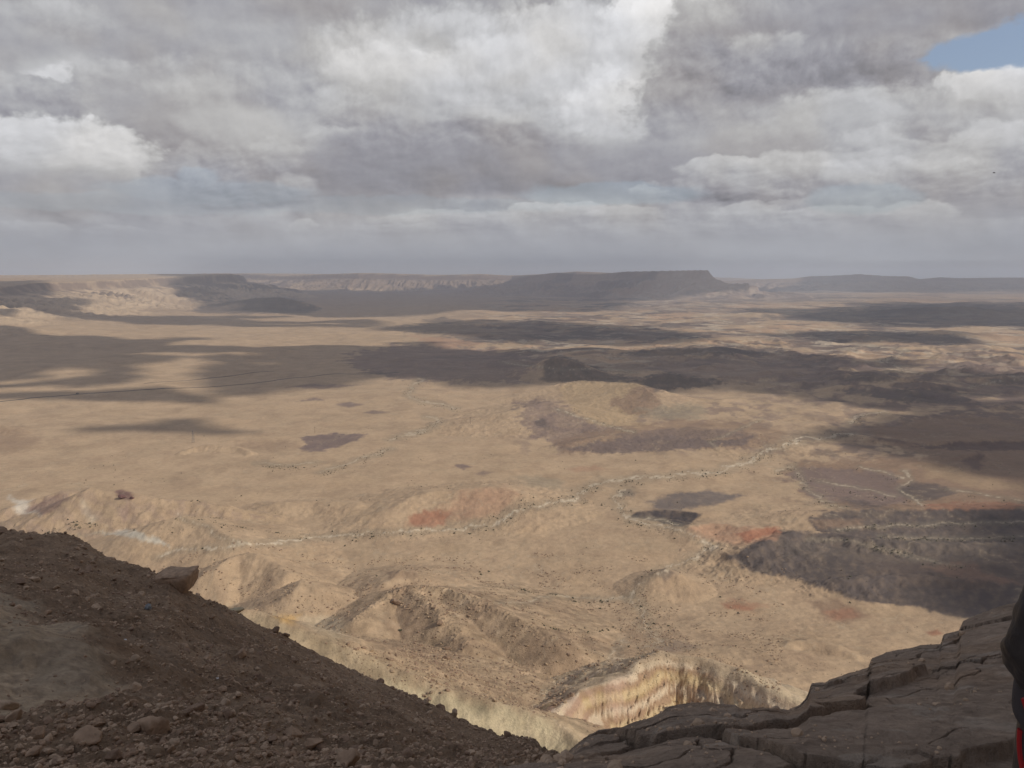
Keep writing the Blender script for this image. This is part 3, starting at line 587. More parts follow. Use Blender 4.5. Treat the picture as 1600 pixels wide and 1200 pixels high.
def ground_material():
    m = bpy.data.materials.new('desert_ground'); m.use_nodes = True; m.node_tree.nodes.clear(); N = NT(m.node_tree)
    out = N.node('ShaderNodeOutputMaterial'); b = N.node('ShaderNodeBsdfPrincipled')
    co = N.node('ShaderNodeNewGeometry').outputs['Position']
    base = N.node('ShaderNodeAttribute', attribute_name='albedo').outputs['Color']
    rk = N.node('ShaderNodeAttribute', attribute_name='rocky').outputs['Fac']
    big = N.noise(co, 0.012, 8, 0.62); mid = N.noise(co, 0.11, 8, 0.65); fine = N.noise(co, 0.9, 6, 0.65)
    k = N.math('MULTIPLY', N.maprange(big, .3, .7, .87, 1.12, smooth=False), N.maprange(mid, .3, .7, .88, 1.11, smooth=False))
    k = N.math('MULTIPLY', k, N.maprange(fine, .3, .7, .85, 1.14, smooth=False))
    # scattered dark stones and low scrub
    spk = N.math('MULTIPLY', N.maprange(N.noise(co, 0.42, 4, .75), .60, .68), N.maprange(N.noise(co, .02, 5, .6), .40, .62))
    spk = N.math('MULTIPLY', spk, rk)
    c = N.vec('SCALE', base, scale=k)
    c = N.mix(N.math('MULTIPLY', spk, .55), c, (.13, .095, .07, 1))
    # pale salt-and-gravel flecks
    pf = N.math('MULTIPLY', N.maprange(N.noise(co, 0.06, 7, .7), .62, .72), .22)
    c = N.mix(pf, c, (.60, .48, .35, 1))
    N._in(b.inputs['Base Color'], c); b.inputs['Roughness'].default_value = .95; b.inputs['Specular IOR Level'].default_value = .12
    hgt = N.math('ADD', N.math('MULTIPLY', mid, 1.3), N.math('ADD', N.math('MULTIPLY', fine, .7), N.math('MULTIPLY', spk, .8)))
    bn = N.node('ShaderNodeBump'); N._in(bn.inputs['Strength'], N.math('MULTIPLY_ADD', rk, .55, .3)); bn.inputs['Distance'].default_value = 1.0
    N._in(bn.inputs['Height'], hgt); N.l.new(bn.outputs[0], b.inputs['Normal'])
    N.l.new(b.outputs[0], out.inputs[0]); return m

# ---------------------------------------------------------------- mesh helpers
def tag(o, label=None, cat=None, group=None, kind=None):
    if label: o['label'] = label
    if cat: o['category'] = cat
    if group: o['group'] = group
    if kind: o['kind'] = kind
    return o
def np_mesh(name, V, F, smooth=True):
    me = bpy.data.meshes.new(name); nv, nf, k = len(V), len(F), F.shape[1]
    me.vertices.add(nv); me.vertices.foreach_set('co', np.ascontiguousarray(V, np.float32).ravel())
    me.loops.add(nf * k); me.loops.foreach_set('vertex_index', np.ascontiguousarray(F, np.int32).ravel())
    me.polygons.add(nf); me.polygons.foreach_set('loop_start', np.arange(0, nf * k, k, dtype=np.int32)); me.polygons.foreach_set('loop_total', np.full(nf, k, np.int32))
    me.polygons.foreach_set('use_smooth', np.full(nf, smooth, bool)); me.update(calc_edges=True); return me
def link(name, me, m=None, parent=None):
    o = bpy.data.objects.new(name, me); COL.objects.link(o)
    if m: me.materials.append(m)
    if parent: o.parent = parent
    return o
def grid_faces(nr, nc):
    i = np.arange((nr - 1) * nc).reshape(nr - 1, nc)[:, :-1]
    return np.stack([i, i + 1, i + nc + 1, i + nc], -1).reshape(-1, 4)
def set_attr(me, name, arr, typ):
    a = me.attributes.new(name, typ, 'POINT')
    if typ == 'FLOAT_COLOR': a.data.foreach_set('color', np.concatenate([arr, np.ones((len(arr), 1))], 1).astype(np.float32).ravel())
    else: a.data.foreach_set('value', arr.astype(np.float32))

GROUND = ground_material()
def build_terrain(nr=1300, nc=1260):
    az = np.radians(np.concatenate([np.linspace(-150, -42, 28)[:-1], np.linspace(-42, 40, nc), np.linspace(40, 150, 28)[1:]]))
    nc = len(az)
    r = 235 * np.exp(np.linspace(0, math.log(44000 / 235), nr))
    Rr, A = np.meshgrid(r, az, indexing='ij'); x = (Rr * np.sin(A)).ravel(); y = (Rr * np.cos(A)).ravel()
    z, reg, cl = HZ(x, y, True); print('height', time.time() - T0)
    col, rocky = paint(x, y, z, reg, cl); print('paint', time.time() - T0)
    V = np.stack([x, y, z], 1); F = grid_faces(nr, nc)
    G = V.reshape(nr, nc, 3); du = np.gradient(G, axis=0); dv = np.gradient(G, axis=1)
    n = np.cross(dv, du).reshape(-1, 3); n /= np.linalg.norm(n, axis=1, keepdims=True) + 1e-12; n *= np.sign(n[:, 2:3] + 1e-9)
    fr = reg[F].max(1)
    for k in sorted(set(fr.tolist())):
        f = F[fr == k]; ids, inv = np.unique(f, return_inverse=True)
        me = np_mesh(REG[k], V[ids], inv.reshape(-1, 4)[:, ::-1] if False else inv.reshape(-1, 4))
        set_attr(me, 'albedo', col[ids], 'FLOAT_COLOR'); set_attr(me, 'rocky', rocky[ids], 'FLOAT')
        me.normals_split_custom_set_from_vertices(n[ids].astype(np.float32))
        tag(link(REG[k], me, GROUND), kind='structure')
    print('terrain', time.time() - T0)
build_terrain()

# ---------------------------------------------------------------- clouds whose shadows lie on the crater floor
CLOUD = bpy.data.materials.new('cloud_white'); CLOUD.use_nodes = True
def cloud_mat():
    CLOUD.node_tree.nodes.clear(); N = NT(CLOUD.node_tree); o = N.node('ShaderNodeOutputMaterial')
    d = N.node('ShaderNodeBsdfDiffuse'); t = N.node('ShaderNodeBsdfTranslucent'); ms = N.node('ShaderNodeMixShader')
    co = N.node('ShaderNodeNewGeometry').outputs['Position']; k = N.maprange(N.noise(co, .0012, 5), .3, .7, .78, .9)
    c = N.comb(k, k, k); N._in(d.inputs[0], c); N._in(t.inputs[0], c); ms.inputs[0].default_value = .5
    N.l.new(d.outputs[0], ms.inputs[1]); N.l.new(t.outputs[0], ms.inputs[2]); N.l.new(ms.outputs[0], o.inputs[0])
cloud_mat()
# (altitude, wobble, shadow outline in the photograph)
SHADOWS = [
 (12000, .22, [(285, 460), (380, 455), (560, 454), (700, 453.5), (1000, 454), (1225, 453), (1215, 463), (1010, 471), (880, 488), (700, 487), (620, 493), (500, 497), (380, 489), (310, 477), (268, 462)]),
 (9000, .3, [(-60, 506), (60, 500), (150, 498), (230, 496), (290, 492), (420, 493), (430, 500), (600, 499), (560, 510), (400, 512), (300, 508), (200, 506), (100, 510), (50, 500)]),
 (6000, .3, [(-200, 503), (0, 508), (60, 522), (180, 535), (330, 532), (420, 545), (340, 561), (285, 566), (300, 577), (250, 583), (235, 572), (140, 570), (100, 586), (-200, 588)]),
 (5000, .3, [(-100, 598), (20, 597), (130, 588), (240, 585), (180, 598), (140, 604), (20, 602), (-100, 604)]),
 (5000, .3, [(-100, 615), (60, 609), (140, 613), (230, 604), (345, 613), (330, 628), (200, 624), (150, 617), (-100, 628)]),
 (6000, .35, [(340, 562), (420, 549), (480, 544), (560, 540), (640, 533), (700, 541), (800, 546), (960, 552), (1130, 543), (1300, 558), (1500, 575), (1700, 588), (1700, 636), (1500, 640), (1330, 622), (1200, 610), (1140, 604), (1020, 610), (960, 596), (760, 598), (680, 594), (620, 584), (500, 591), (420, 608), (350, 604), (420, 585)]),
 (5000, .3, [(140, 662), (200, 655), (270, 652), (340, 658), (378, 668), (350, 676), (230, 673), (150, 667)]),
 (4000, .25, [(1560, 790), (1650, 752), (1900, 740), (1900, 990), (1600, 985), (1490, 935), (1530, 860)]),
 (9000, .3, [(-80, 480), (20, 477), (60, 486), (95, 497), (60, 503), (-80, 503)]),
 (4000, .35, [(1385, 655), (1480, 640), (1750, 632), (1750, 735), (1600, 742), (1500, 728), (1420, 705), (1350, 690)]),
 (9000, .4, [(1220, 492), (1290, 484), (1450, 474), (1700, 474), (1700, 512), (1500, 512), (1380, 503)]),
 (9000, .4, [(600, 513), (700, 500), (820, 503), (1000, 508), (1110, 520), (1000, 534), (800, 536), (700, 524)]),
 (9000, .4, [(1200, 517), (1350, 514), (1510, 520), (1530, 536), (1300, 534)]),
 (12000, .2, [(1235, 450), (1800, 448.5), (1800, 456), (1400, 456.5), (1260, 455)]),
]
def build_clouds():
    for i, (alt, wob, poly) in enumerate(SHADOWS):
        P = np.array([at_level(px, max(py, 446), 30) for px, py in poly])
        cap = np.maximum(np.hypot(P[:, 0], P[:, 1]) / 30000.0, 1.0); P[:, :2] /= cap[:, None]
        # shift outlines that lie above the plain (tops of cliffs) to a far distance
        t = (alt - P[:, 2]) / SUN[2]; Q = P + SUN * t[:, None]
        Q = Q[:, :2]; n = 150; lo = Q.min(0); hi = Q.max(0); ext = (hi - lo); sz = math.sqrt(ext[0] * ext[1])
        lo = lo - .05 * ext - 300; hi = hi + .05 * ext + 300
        gx, gy = np.meshgrid(np.linspace(lo[0], hi[0], n), np.linspace(lo[1], hi[1], n), indexing='ij'); gx, gy = gx.ravel(), gy.ravel()
        mn = min(ext); lam = max(mn * .35, 250)
        wx = fbm(gx / lam, gy / lam, 5, 200 + i) * lam * wob; wy = fbm(gx / lam, gy / lam, 5, 230 + i) * lam * wob
        X, Y = gx + wx, gy + wy
        inside = np.zeros(X.shape, bool); d = np.full(X.shape, 1e12); m = len(Q)
        for j in range(m):
            (x1, y1), (x2, y2) = Q[j], Q[(j + 1) % m]
            if y1 != y2: inside ^= ((y1 > Y) != (y2 > Y)) & (X < (x2 - x1) * (Y - y1) / (y2 - y1) + x1)
            dx, dy = x2 - x1, y2 - y1; tt = np.clip(((X - x1) * dx + (Y - y1) * dy) / (dx * dx + dy * dy + 1e-9), 0, 1)
            d = np.minimum(d, np.hypot(X - x1 - tt * dx, Y - y1 - tt * dy))
        f = np.where(inside, d, -d)
        if i in (0, 1, 2, 5): f = np.minimum(f, (.50 - fbm(gx / (lam * 1.1), gy / (lam * .6), 5, 280 + i)) * mn * .3)
        th = np.clip(f, 0, None) / (mn * .25); th = np.sqrt(np.clip(th, 0, 1))
        up = th * mn * .16 * (1 + .5 * fbm(gx / lam, gy / lam, 4, 260)) ; dn = -th * mn * .03
        keep = (f > 0).reshape(n, n); fk = (keep[:-1, :-1] | keep[1:, :-1] | keep[:-1, 1:] | keep[1:, 1:]).ravel()
        F = grid_faces(n, n)[fk]; ids, inv = np.unique(F, return_inverse=True); inv = inv.reshape(-1, 4); K = len(ids)
        if not K: continue
        top = np.stack([gx[ids], gy[ids], alt + up[ids]], 1); bot = np.stack([gx[ids], gy[ids], alt + dn[ids] - 2], 1)
        E = np.concatenate([inv[:, [0, 1]], inv[:, [1, 2]], inv[:, [2, 3]], inv[:, [3, 0]]]); key = np.sort(E, 1); _, ix, ct = np.unique(key, axis=0, return_index=True, return_counts=True)
        be = E[ix[ct == 1]]; wall = np.stack([be[:, 1], be[:, 0], be[:, 0] + K, be[:, 1] + K], 1)
        me = np_mesh('cloud', np.concatenate([top, bot]), np.concatenate([inv, inv[:, ::-1] + K, wall]))
        tag(link('cloud', me, CLOUD), kind='structure')
build_clouds(); print('clouds', time.time() - T0)

# ---------------------------------------------------------------- air
def build_haze():
    bm = bmesh.new(); bmesh.ops.create_cube(bm, size=1)
    for v in bm.verts: v.co = (v.co.x * 92000, v.co.y * 92000, -40 + (v.co.z + .5) * 840)
    me = bpy.data.meshes.new('haze'); bm.to_mesh(me); bm.free()
    m = bpy.data.materials.new('haze'); m.use_nodes = True; m.node_tree.nodes.clear(); N = NT(m.node_tree)
    o = N.node('ShaderNodeOutputMaterial'); v = N.node('ShaderNodeVolumePrincipled')
    v.inputs['Color'].default_value = (.77, .85, 1.0, 1); v.inputs['Density'].default_value = HAZE; v.inputs['Anisotropy'].default_value = 0.1
    N.l.new(v.outputs[0], o.inputs['Volume']); tag(link('haze', me, m), kind='stuff')
HAZE = 4.3e-5
build_haze()
# ---------------------------------------------------------------- near ground: rubble hillside (lower left) and bedrock ledge (lower right)
def interp_profile(tab, yb, db, az):
    """tab: crest (px, py, depth); db: depth of the ground at the bottom edge of the photograph -> crest / bottom as functions of azimuth (deg)"""
    a, rc, tc, zc = [], [], [], []
    for px, py, d in tab:
        p = at_depth(px, py, d); a.append(math.degrees(math.atan2(p[0], p[1]))); rc.append(math.hypot(p[0], p[1])); zc.append(p[2])
    b, rb, zb = [], [], []
    for px, d in db:
        p = at_depth(px, yb, d); b.append(math.degrees(math.atan2(p[0], p[1]))); rb.append(math.hypot(p[0], p[1])); zb.append(p[2])
    return np.interp(az, a, rc), np.interp(az, a, zc), np.interp(az, b, rb), np.interp(az, b, zb)
HS = [(-260, 760, 150), (-120, 800, 130), (0, 832, 112), (18, 831, 110), (40, 836, 108), (85, 838, 106), (125, 848, 102), (150, 862, 98), (175, 876, 94), (220, 888, 86), (262, 900, 82), (290, 925, 80), (310, 938, 82), (345, 950, 86), (380, 966, 90), (430, 987, 96), (480, 1013, 100), (520, 1032, 100), (560, 1055, 98), (600, 1074, 95), (650, 1097, 90), (700, 1120, 84), (750, 1142, 76), (800, 1160, 66), (850, 1174, 54), (890, 1186, 44), (940, 1205, 36), (1000, 1240, 30)]
HB = [(-260, 14), (0, 13), (200, 13), (400, 14), (600, 16), (800, 20), (1000, 20)]
def hill_z(x, y):
    x = np.asarray(x, float); y = np.asarray(y, float)
    r = np.hypot(x, y); az = np.degrees(np.arctan2(x, y))
    rc, zc, rb, zb = interp_profile(HS, 1200, HB, az)
    t = (r - rb) / (rc - rb); lin = np.where(t < 0, zb + (rb - r) * .5, zb + (zc - zb) * t)
    # hollow of fine scree, slightly sunk below the rubble
    lin = lin + np.sin(np.clip(t, 0, 1) * np.pi) * (-1.2)
    over = np.maximum(r - rc, 0)
    z = np.where(t > 1, zc - 1.35 * (np.sqrt(over ** 2 + 4) - 2), lin)
    w = sstep(0, 1, (rc - r) / 12 + .35) * .85 + .15
    z = z + (fbm(x / 16, y / 16, 5, 301) * 1.1 * w + fbm(x / 3.2, y / 3.2, 5, 305) * .34) * sstep(6, 26, r)
    sc = scree(x, y)
    z = z + np.maximum(0, ridged(x / 1.5, y / 1.5, 4, 309) - .75) * .20 * (1 - sc) * np.minimum(1, r / 20)
    return z
def scree(x, y):
    z = CAMZ - 1; r = np.hypot(x, y); az = np.degrees(np.arctan2(x, y))
    rc, zc, rb, zb = interp_profile(HS, 1200, HB, az); zl = zb + (zc - zb) * (r - rb) / (rc - rb)
    U, V = project(x, y, zl)
    n = fbm(x / 4, y / 4, 4, 315)
    return polymask(U + n * 45 + fbm(x, y, 3, 319) * 14, V + fbm(x / 3, y / 3, 4, 318) * 16, [(-300, 800), (-60, 870), (0, 898), (60, 925), (110, 958), (150, 985), (182, 1012), (160, 1032), (110, 1050), (40, 1056), (0, 1060), (-300, 1070)], 11)
def near_mat(name, c_scale, bump):
    m = bpy.data.materials.new(name); m.use_nodes = True; m.node_tree.nodes.clear(); N = NT(m.node_tree)
    out = N.node('ShaderNodeOutputMaterial'); b = N.node('ShaderNodeBsdfPrincipled')
    co = N.node('ShaderNodeNewGeometry').outputs['Position']
    base = N.node('ShaderNodeAttribute', attribute_name='albedo').outputs['Color']; rk = N.node('ShaderNodeAttribute', attribute_name='rocky').outputs['Fac']
    a = N.noise(co, .35 * c_scale, 8, .65); f = N.noise(co, 3.0 * c_scale, 8, .7); g = N.noise(co, 12 * c_scale, 4, .7)
    k = N.math('MULTIPLY', N.maprange(a, .3, .7, .78, 1.2, smooth=False), N.maprange(f, .3, .7, .72, 1.28, smooth=False))
    c = N.vec('SCALE', base, scale=k)
    pale = N.math('MULTIPLY', N.maprange(N.noise(co, 1.6 * c_scale, 6, .75), .60, .70), N.math('MULTIPLY', rk, .35))
    c = N.mix(pale, c, (.40, .31, .235, 1))
    N._in(b.inputs['Base Color'], c); b.inputs['Roughness'].default_value = .95; b.inputs['Specular IOR Level'].default_value = .1
    bn = N.node('ShaderNodeBump'); bn.inputs['Distance'].default_value = bump; N._in(bn.inputs['Strength'], N.math('MULTIPLY_ADD', rk, .7, .25))
    N._in(bn.inputs['Height'], N.math('ADD', f, N.math('MULTIPLY', g, .35))); N.l.new(bn.outputs[0], b.inputs['Normal'])
    N.l.new(b.outputs[0], out.inputs[0]); return m
HILLM = near_mat('rubble_soil', 1.0, .22); LEDGEM = near_mat('bedrock', 4.0, .09)

def build_hillside(nr=820, nc=820):
    az = np.linspace(-50, 9.5, nc); rc, zc, rb, zb = interp_profile(HS, 1200, HB, az)
    u = np.linspace(0, 1, nr)
    # rows: dense up to the crest line, a few beyond it
    rr = np.where(u[:, None] < .93, 6.0 * np.exp((u[:, None] / .93) * np.log((rc + 2) / 6.0)[None]), (rc + 2)[None] + ((u[:, None] - .93) / .07) ** 1.3 * 150)
    x = (rr * np.sin(np.radians(az))[None]).ravel(); y = (rr * np.cos(np.radians(az))[None]).ravel()
    z = hill_z(x, y); sc = scree(x, y)
    n = fbm(x / 9, y / 9, 5, 321); n2 = fbm(x / 1.7, y / 1.7, 5, 325)
    col = np.empty((len(x), 3)); col[:] = (.33, .235, .16)
    def bl(c, m): col[:] = col * (1 - m[:, None]) + np.array(c) * m[:, None]
    bl((.46, .34, .24), sstep(0, .6, n) * .6); bl((.26, .185, .13), sstep(.1, .6, n2) * .45)
    r = np.hypot(x, y); U, V = project(x, y, z)
    bl((.31, .23, .165), polymask(U + n * 30, V + n2 * 8, [(200, 985), (255, 985), (300, 1035), (280, 1050), (230, 1020)], 8) * .7)
    bl((.45, .37, .265), sc * .62); bl((.27, .225, .17), sc * sstep(-.1, .5, fbm(x / 2, y / 8, 5, 331)) * .55); bl((.24, .19, .145), sc * sstep(.2, .35, fbm(x / .45, y / .45, 3, 334)) * .5)
    V3 = np.stack([x, y, z], 1); me = np_mesh('hillside', V3, grid_faces(nr, nc))
    set_attr(me, 'albedo', np.clip(col, .02, .9), 'FLOAT_COLOR'); set_attr(me, 'rocky', 1 - sc * .75, 'FLOAT')
    tag(link('hillside', me, HILLM), kind='structure')
build_hillside(); print('hillside', time.time() - T0)

LE = [(780, 1260, 3.6), (850, 1200, 4.3), (885, 1186, 4.5), (910, 1160, 4.7), (935, 1143, 5.0), (972, 1138, 5.1), (985, 1130, 5.2), (1020, 1118, 5.4), (1045, 1097, 5.8), (1075, 1092, 6.0), (1105, 1090, 6.1), (1125, 1093, 6.2), (1150, 1094, 6.3), (1158, 1100, 6.3), (1200, 1098, 6.5), (1232, 1103, 6.7), (1250, 1095, 6.8), (1262, 1080, 7.0), (1268, 1062, 7.2), (1290, 1062, 7.3), (1315, 1052, 7.5), (1345, 1041, 7.8), (1357, 1037, 7.8), (1362, 1023, 8.2), (1385, 1015, 8.4), (1420, 1010, 8.6), (1448, 1004, 8.8), (1470, 1002, 9.0), (1474, 994, 9.2), (1498, 988, 9.4), (1505, 973, 9.8), (1520, 966, 10), (1545, 958, 10.3), (1600, 940, 11), (1800, 880, 12), (2400, 860, 12)]
LB = [(700, 2.9), (1000, 2.9), (1600, 2.8), (2400, 2.6)]
def ledge_z(x, y, detail=True):
    x = np.asarray(x, float); y = np.asarray(y, float)
    r = np.hypot(x, y); az = np.degrees(np.arctan2(x, y))
    rc, zc, rb, zb = interp_profile(LE, 1200, LB, az)
    t = (r - rb) / (rc - rb); z = zb + (zc - zb) * np.clip(t, -1, 1)
    z = np.where(t < 0, np.minimum(zb + (zc - zb) * t * .5, CAMZ - 1.62), z)
    if detail:
        # bedding slabs: long joints running away to the right, cross joints, small steps between slabs
        wx = fbm(x / 1.2, y / 1.2, 4, 401) * .2; wy = fbm(x / 1.2, y / 1.2, 4, 405) * .2
        a = R(38); s = (x + wx) * math.cos(a) + (y + wy) * math.sin(a); q = -(x + wx) * math.sin(a) + (y + wy) * math.cos(a)
        F1, F2, ID = worley(s / 2.4, q / 1.15, 3); e = F2 - F1
        z = z + (ID / 255.0 - .5) * .10 * sstep(.0, .02, e) - .16 * sstep(.028, .0, e) * sstep(-.5, .1, fbm(x / 1.1, y / 1.1, 2, 402))
        G1, G2, I2 = worley(s / .95 + 9, q / .42, 8); e2 = G2 - G1
        z = z + (I2 / 255.0 - .5) * .022 * sstep(0, .03, e2) * sstep(.0, .3, fbm(x / 1.1, y / 1.1, 3, 411)) - .065 * sstep(.03, 0, e2) * sstep(-.15, .2, fbm(x / .9, y / .9, 3, 415))
        lam = fbm(s / .9, q / .25, 5, 421); z = z + lam * .010 + fbm(x / .25, y / .25, 5, 425, .6) * .011 + fbm(x / 2.5, y / 2.5, 3, 428) * .045 * sstep(1.2, 3, r)
    over = np.maximum(r - rc, 0); z = z - np.where(over > 0, over * 3.2 + sstep(0, .3, over) * .1, 0)
    return z
def build_ledge(nr=900, nc=1000):
    az = np.linspace(-1, 62, nc); rc, zc, rb, zb = interp_profile(LE, 1200, LB, az); u = np.linspace(0, 1, nr)
    rr = np.where(u[:, None] < .92, 1.0 * np.exp((u[:, None] / .92) * np.log((rc + .02))[None]), (rc + .02)[None] + ((u[:, None] - .92) / .08) ** 1.5 * 9)
    x = (rr * np.sin(np.radians(az))[None]).ravel(); y = (rr * np.cos(np.radians(az))[None]).ravel(); z = ledge_z(x, y)
    n = fbm(x / .9, y / .9, 5, 441); n2 = fbm(x / .2, y / .2, 4, 445); col = np.empty((len(x), 3)); col[:] = (.40, .315, .25)
    def bl(c, m): col[:] = col * (1 - m[:, None]) + np.array(c) * m[:, None]
    bl((.46, .365, .29), sstep(0, .6, n) * .6); bl((.30, .235, .185), sstep(.15, .6, n2) * .5); bl((.52, .45, .38), sstep(.42, .6, fbm(x / .5, y / .3, 4, 449)) * .5)
    bl((.42, .30, .21), sstep(.1, .5, fbm(x / 1.6, y / 1.6, 3, 453)) * .5)
    me = np_mesh('rock_ledge', np.stack([x, y, z], 1), grid_faces(nr, nc)); set_attr(me, 'albedo', np.clip(col, .02, .9), 'FLOAT_COLOR'); set_attr(me, 'rocky', np.full(len(x), .8), 'FLOAT')
    tag(link('rock_ledge', me, LEDGEM), kind='structure')
build_ledge(); print('ledge', time.time() - T0)

# unseen cliff shoulder, added beside the viewpoint to shade it and the near hillside
def build_shadow_cliff():
    gx, gy = np.meshgrid(np.linspace(60, 520, 160), np.linspace(-520, 190, 220), indexing='ij'); x, y = gx.ravel(), gy.ravel()
    ew = sstep(0, 70, x - 75) * sstep(0, 120, 520 - x); ns = sstep(0, 60, 118 - y + fbm(x / 60, y / 60, 3, 501) * 12) * sstep(0, 200, y + 520)
    h = 300 * ew * ns; z = 330 + h + fbm(x / 50, y / 50, 6, 505) * 12 * ew + np.sin((330 + h) * .25) * 3
    col = np.empty((len(x), 3)); col[:] = (.36, .27, .19)
    F = grid_faces(160, 220)[:, ::-1]; k = (ew * ns > .012) & (np.degrees(np.arctan2(x, y)) > 38.5); F = F[k[F].all(1)]
    ids, inv = np.unique(F, return_inverse=True); z = np.where(ew * ns < .05, 250, z); x, y, z, col = x[ids], y[ids], z[ids], col[ids]
    me = np_mesh('shadow_cliff', np.stack([x, y, z], 1), inv.reshape(-1, 4)); set_attr(me, 'albedo', col, 'FLOAT_COLOR'); set_attr(me, 'rocky', np.full(len(x), .5), 'FLOAT')
    tag(link('shadow_cliff', me, HILLM), kind='structure')
build_shadow_cliff()
# ---------------------------------------------------------------- loose things
rng = np.random.RandomState(11)
def ico(sub):
    bm = bmesh.new(); bmesh.ops.create_icosphere(bm, subdivisions=sub, radius=1.0)
    V = np.array([v.co[:] for v in bm.verts]); F = np.array([[v.index for v in f.verts] for f in bm.faces]); bm.free(); return V, F
ICO = {k: ico(k) for k in (1, 2, 3, 4)}
def rock_shape(sub, seed, squash=.7, planes=10, round_=.5):
    rs = np.random.RandomState(seed); V, F = ICO[sub]; n = rs.normal(size=(planes, 3)); n /= np.linalg.norm(n, axis=1)[:, None]; h = rs.uniform(.48, .88, planes)
    r = np.full(len(V), 1.1)
    for k in range(planes):
        c = V @ n[k]; r = np.where(c > .15, np.minimum(r, h[k] / np.maximum(c, .15)), r)
    P = V * r[:, None] * (1 + (.04 * rs.normal(size=len(V)) if sub > 1 else 0 * r))[:, None]
    return P * np.array([1, rs.uniform(.65, .95), squash * rs.uniform(.8, 1.15)]), F
def near_hit(fn, px, py, r0, r1, n=1500):
    r = ray(px, py); hz_ = math.hypot(r[0], r[1]); d = np.exp(np.linspace(math.log(r0), math.log(r1), n)); t = d / hz_
    X, Y, Z = r[0] * t, r[1] * t, CAMZ + r[2] * t; g = Z - fn(X, Y); i = np.flatnonzero(g < 0)
    i = i[0] if len(i) else int(np.argmin(g)); return np.array([X[i], Y[i], fn(X[i:i + 1], Y[i:i + 1])[0]]), d[i]
ROCKM = [mat('rock_brown', (.40, .285, .20), var=.35, scale=2.2, bump=.6, dist=.06), mat('rock_dark', (.30, .212, .152), var=.3, scale=2.0, bump=.6, dist=.06), mat('rock_tan', (.48, .36, .26), var=.3, scale=2.5, bump=.6, dist=.06)]
def flat_mesh(name, V, F):
    me = np_mesh(name, V, F, smooth=False); return me
ROCKS = []
for k in range(9):
    V, F = rock_shape(2, 40 + k); me = flat_mesh('rock', V, F); me.materials.append(ROCKM[k % 3]); ROCKS.append(me)
def merge(Vb, Fb, pos, scl, rot, tilt):
    """many rocks joined: pos (n,3), scl (n,)"""
    n = len(pos); c, s = np.cos(rot), np.sin(rot); ct, st = np.cos(tilt), np.sin(tilt)
    X = Vb[None, :, 0] * scl[:, None]; Y = Vb[None, :, 1] * scl[:, None]; Z = Vb[None, :, 2] * scl[:, None]
    Y, Z = Y * ct[:, None] - Z * st[:, None], Y * st[:, None] + Z * ct[:, None]
    X, Y = X * c[:, None] - Y * s[:, None], X * s[:, None] + Y * c[:, None]
    V = np.stack([X, Y, Z], -1) + pos[:, None]; F = Fb[None] + (np.arange(n) * len(Vb))[:, None, None]
    return V.reshape(-1, 3), F.reshape(-1, Fb.shape[1])
def joined(name, parts, m):
    V, F, o = [], [], 0
    for v, f in parts: V.append(v); F.append(f + o); o += len(v)
    return flat_mesh(name, np.concatenate(V), np.concatenate(F)) if parts else None

def build_rubble():
    N_ = 52000; az = rng.uniform(-42, 9, N_); rc, zc, rb, zb = interp_profile(HS, 1200, HB, az)
    r = np.exp(rng.uniform(np.log(11.5), np.log(rc + .5))); x = r * np.sin(np.radians(az)); y = r * np.cos(np.radians(az))
    smin = np.maximum(.05, 2.2 * r / 1230); s = smin * rng.rand(N_) ** (-1 / 2.0); s = np.minimum(np.minimum(s, .16 + .9 * rng.rand(N_) ** 3), 17 * r / 1230)
    sc = scree(x, y); dens = sstep(-.6, .35, fbm(x / 6, y / 6, 4, 601)); keep = (rng.rand(N_) < (1 - sc * .80) * (.25 + .75 * dens)) & (s >= smin * .9)
    x, y, s, r = x[keep], y[keep], s[keep], r[keep]
    # crest line boulders
    m = 260; az2 = rng.uniform(-41, 8, m); rc2 = interp_profile(HS, 1200, HB, az2)[0]; r2 = rc2 + rng.uniform(-3.5, .6, m)
    x = np.concatenate([x, r2 * np.sin(np.radians(az2))]); y = np.concatenate([y, r2 * np.cos(np.radians(az2))])
    s = np.concatenate([s, np.minimum(1.1, .14 * rng.rand(m) ** -.55) * rc2 / 75]); r = np.concatenate([r, r2])
    z = hill_z(x, y) + s * .12; size = s / r; o = np.argsort(-size); P = np.stack([x, y, z], 1)
    rot = rng.uniform(0, 6.28, len(x)); til = rng.normal(0, .35, len(x))
    for i in o[:262]:
        ob = bpy.data.objects.new('loose_rock', ROCKS[rng.randint(9)]); COL.objects.link(ob); ob.location = P[i]; ob.scale = (s[i] * .55,) * 3
        ob.rotation_euler = (til[i], rng.normal(0, .3), rot[i])
        tag(ob, 'brown angular rock lying loose among the rubble of the shaded slope', 'rock', 'loose rocks on the shaded slope')
    rest = o[262:]; parts = []; mid = rest[:8000]; small = rest[8000:30000]
    for mi in range(3):
        parts = []
        for k in range(3):
            Vb, Fb = rock_shape(2, 80 + k + mi * 3); ii = mid[(k + mi * 3)::9]; parts.append(merge(Vb, Fb, P[ii], s[ii] * .55, rot[ii], til[ii]))
            Vb, Fb = rock_shape(1, 90 + k + mi * 3); ii = small[(k + mi * 3)::9]
            if len(ii): parts.append(merge(Vb, Fb, P[ii], s[ii] * .58, rot[ii], til[ii]))
        me = joined('rubble', parts, None); tag(link('rubble', me, ROCKM[mi]), kind='stuff')
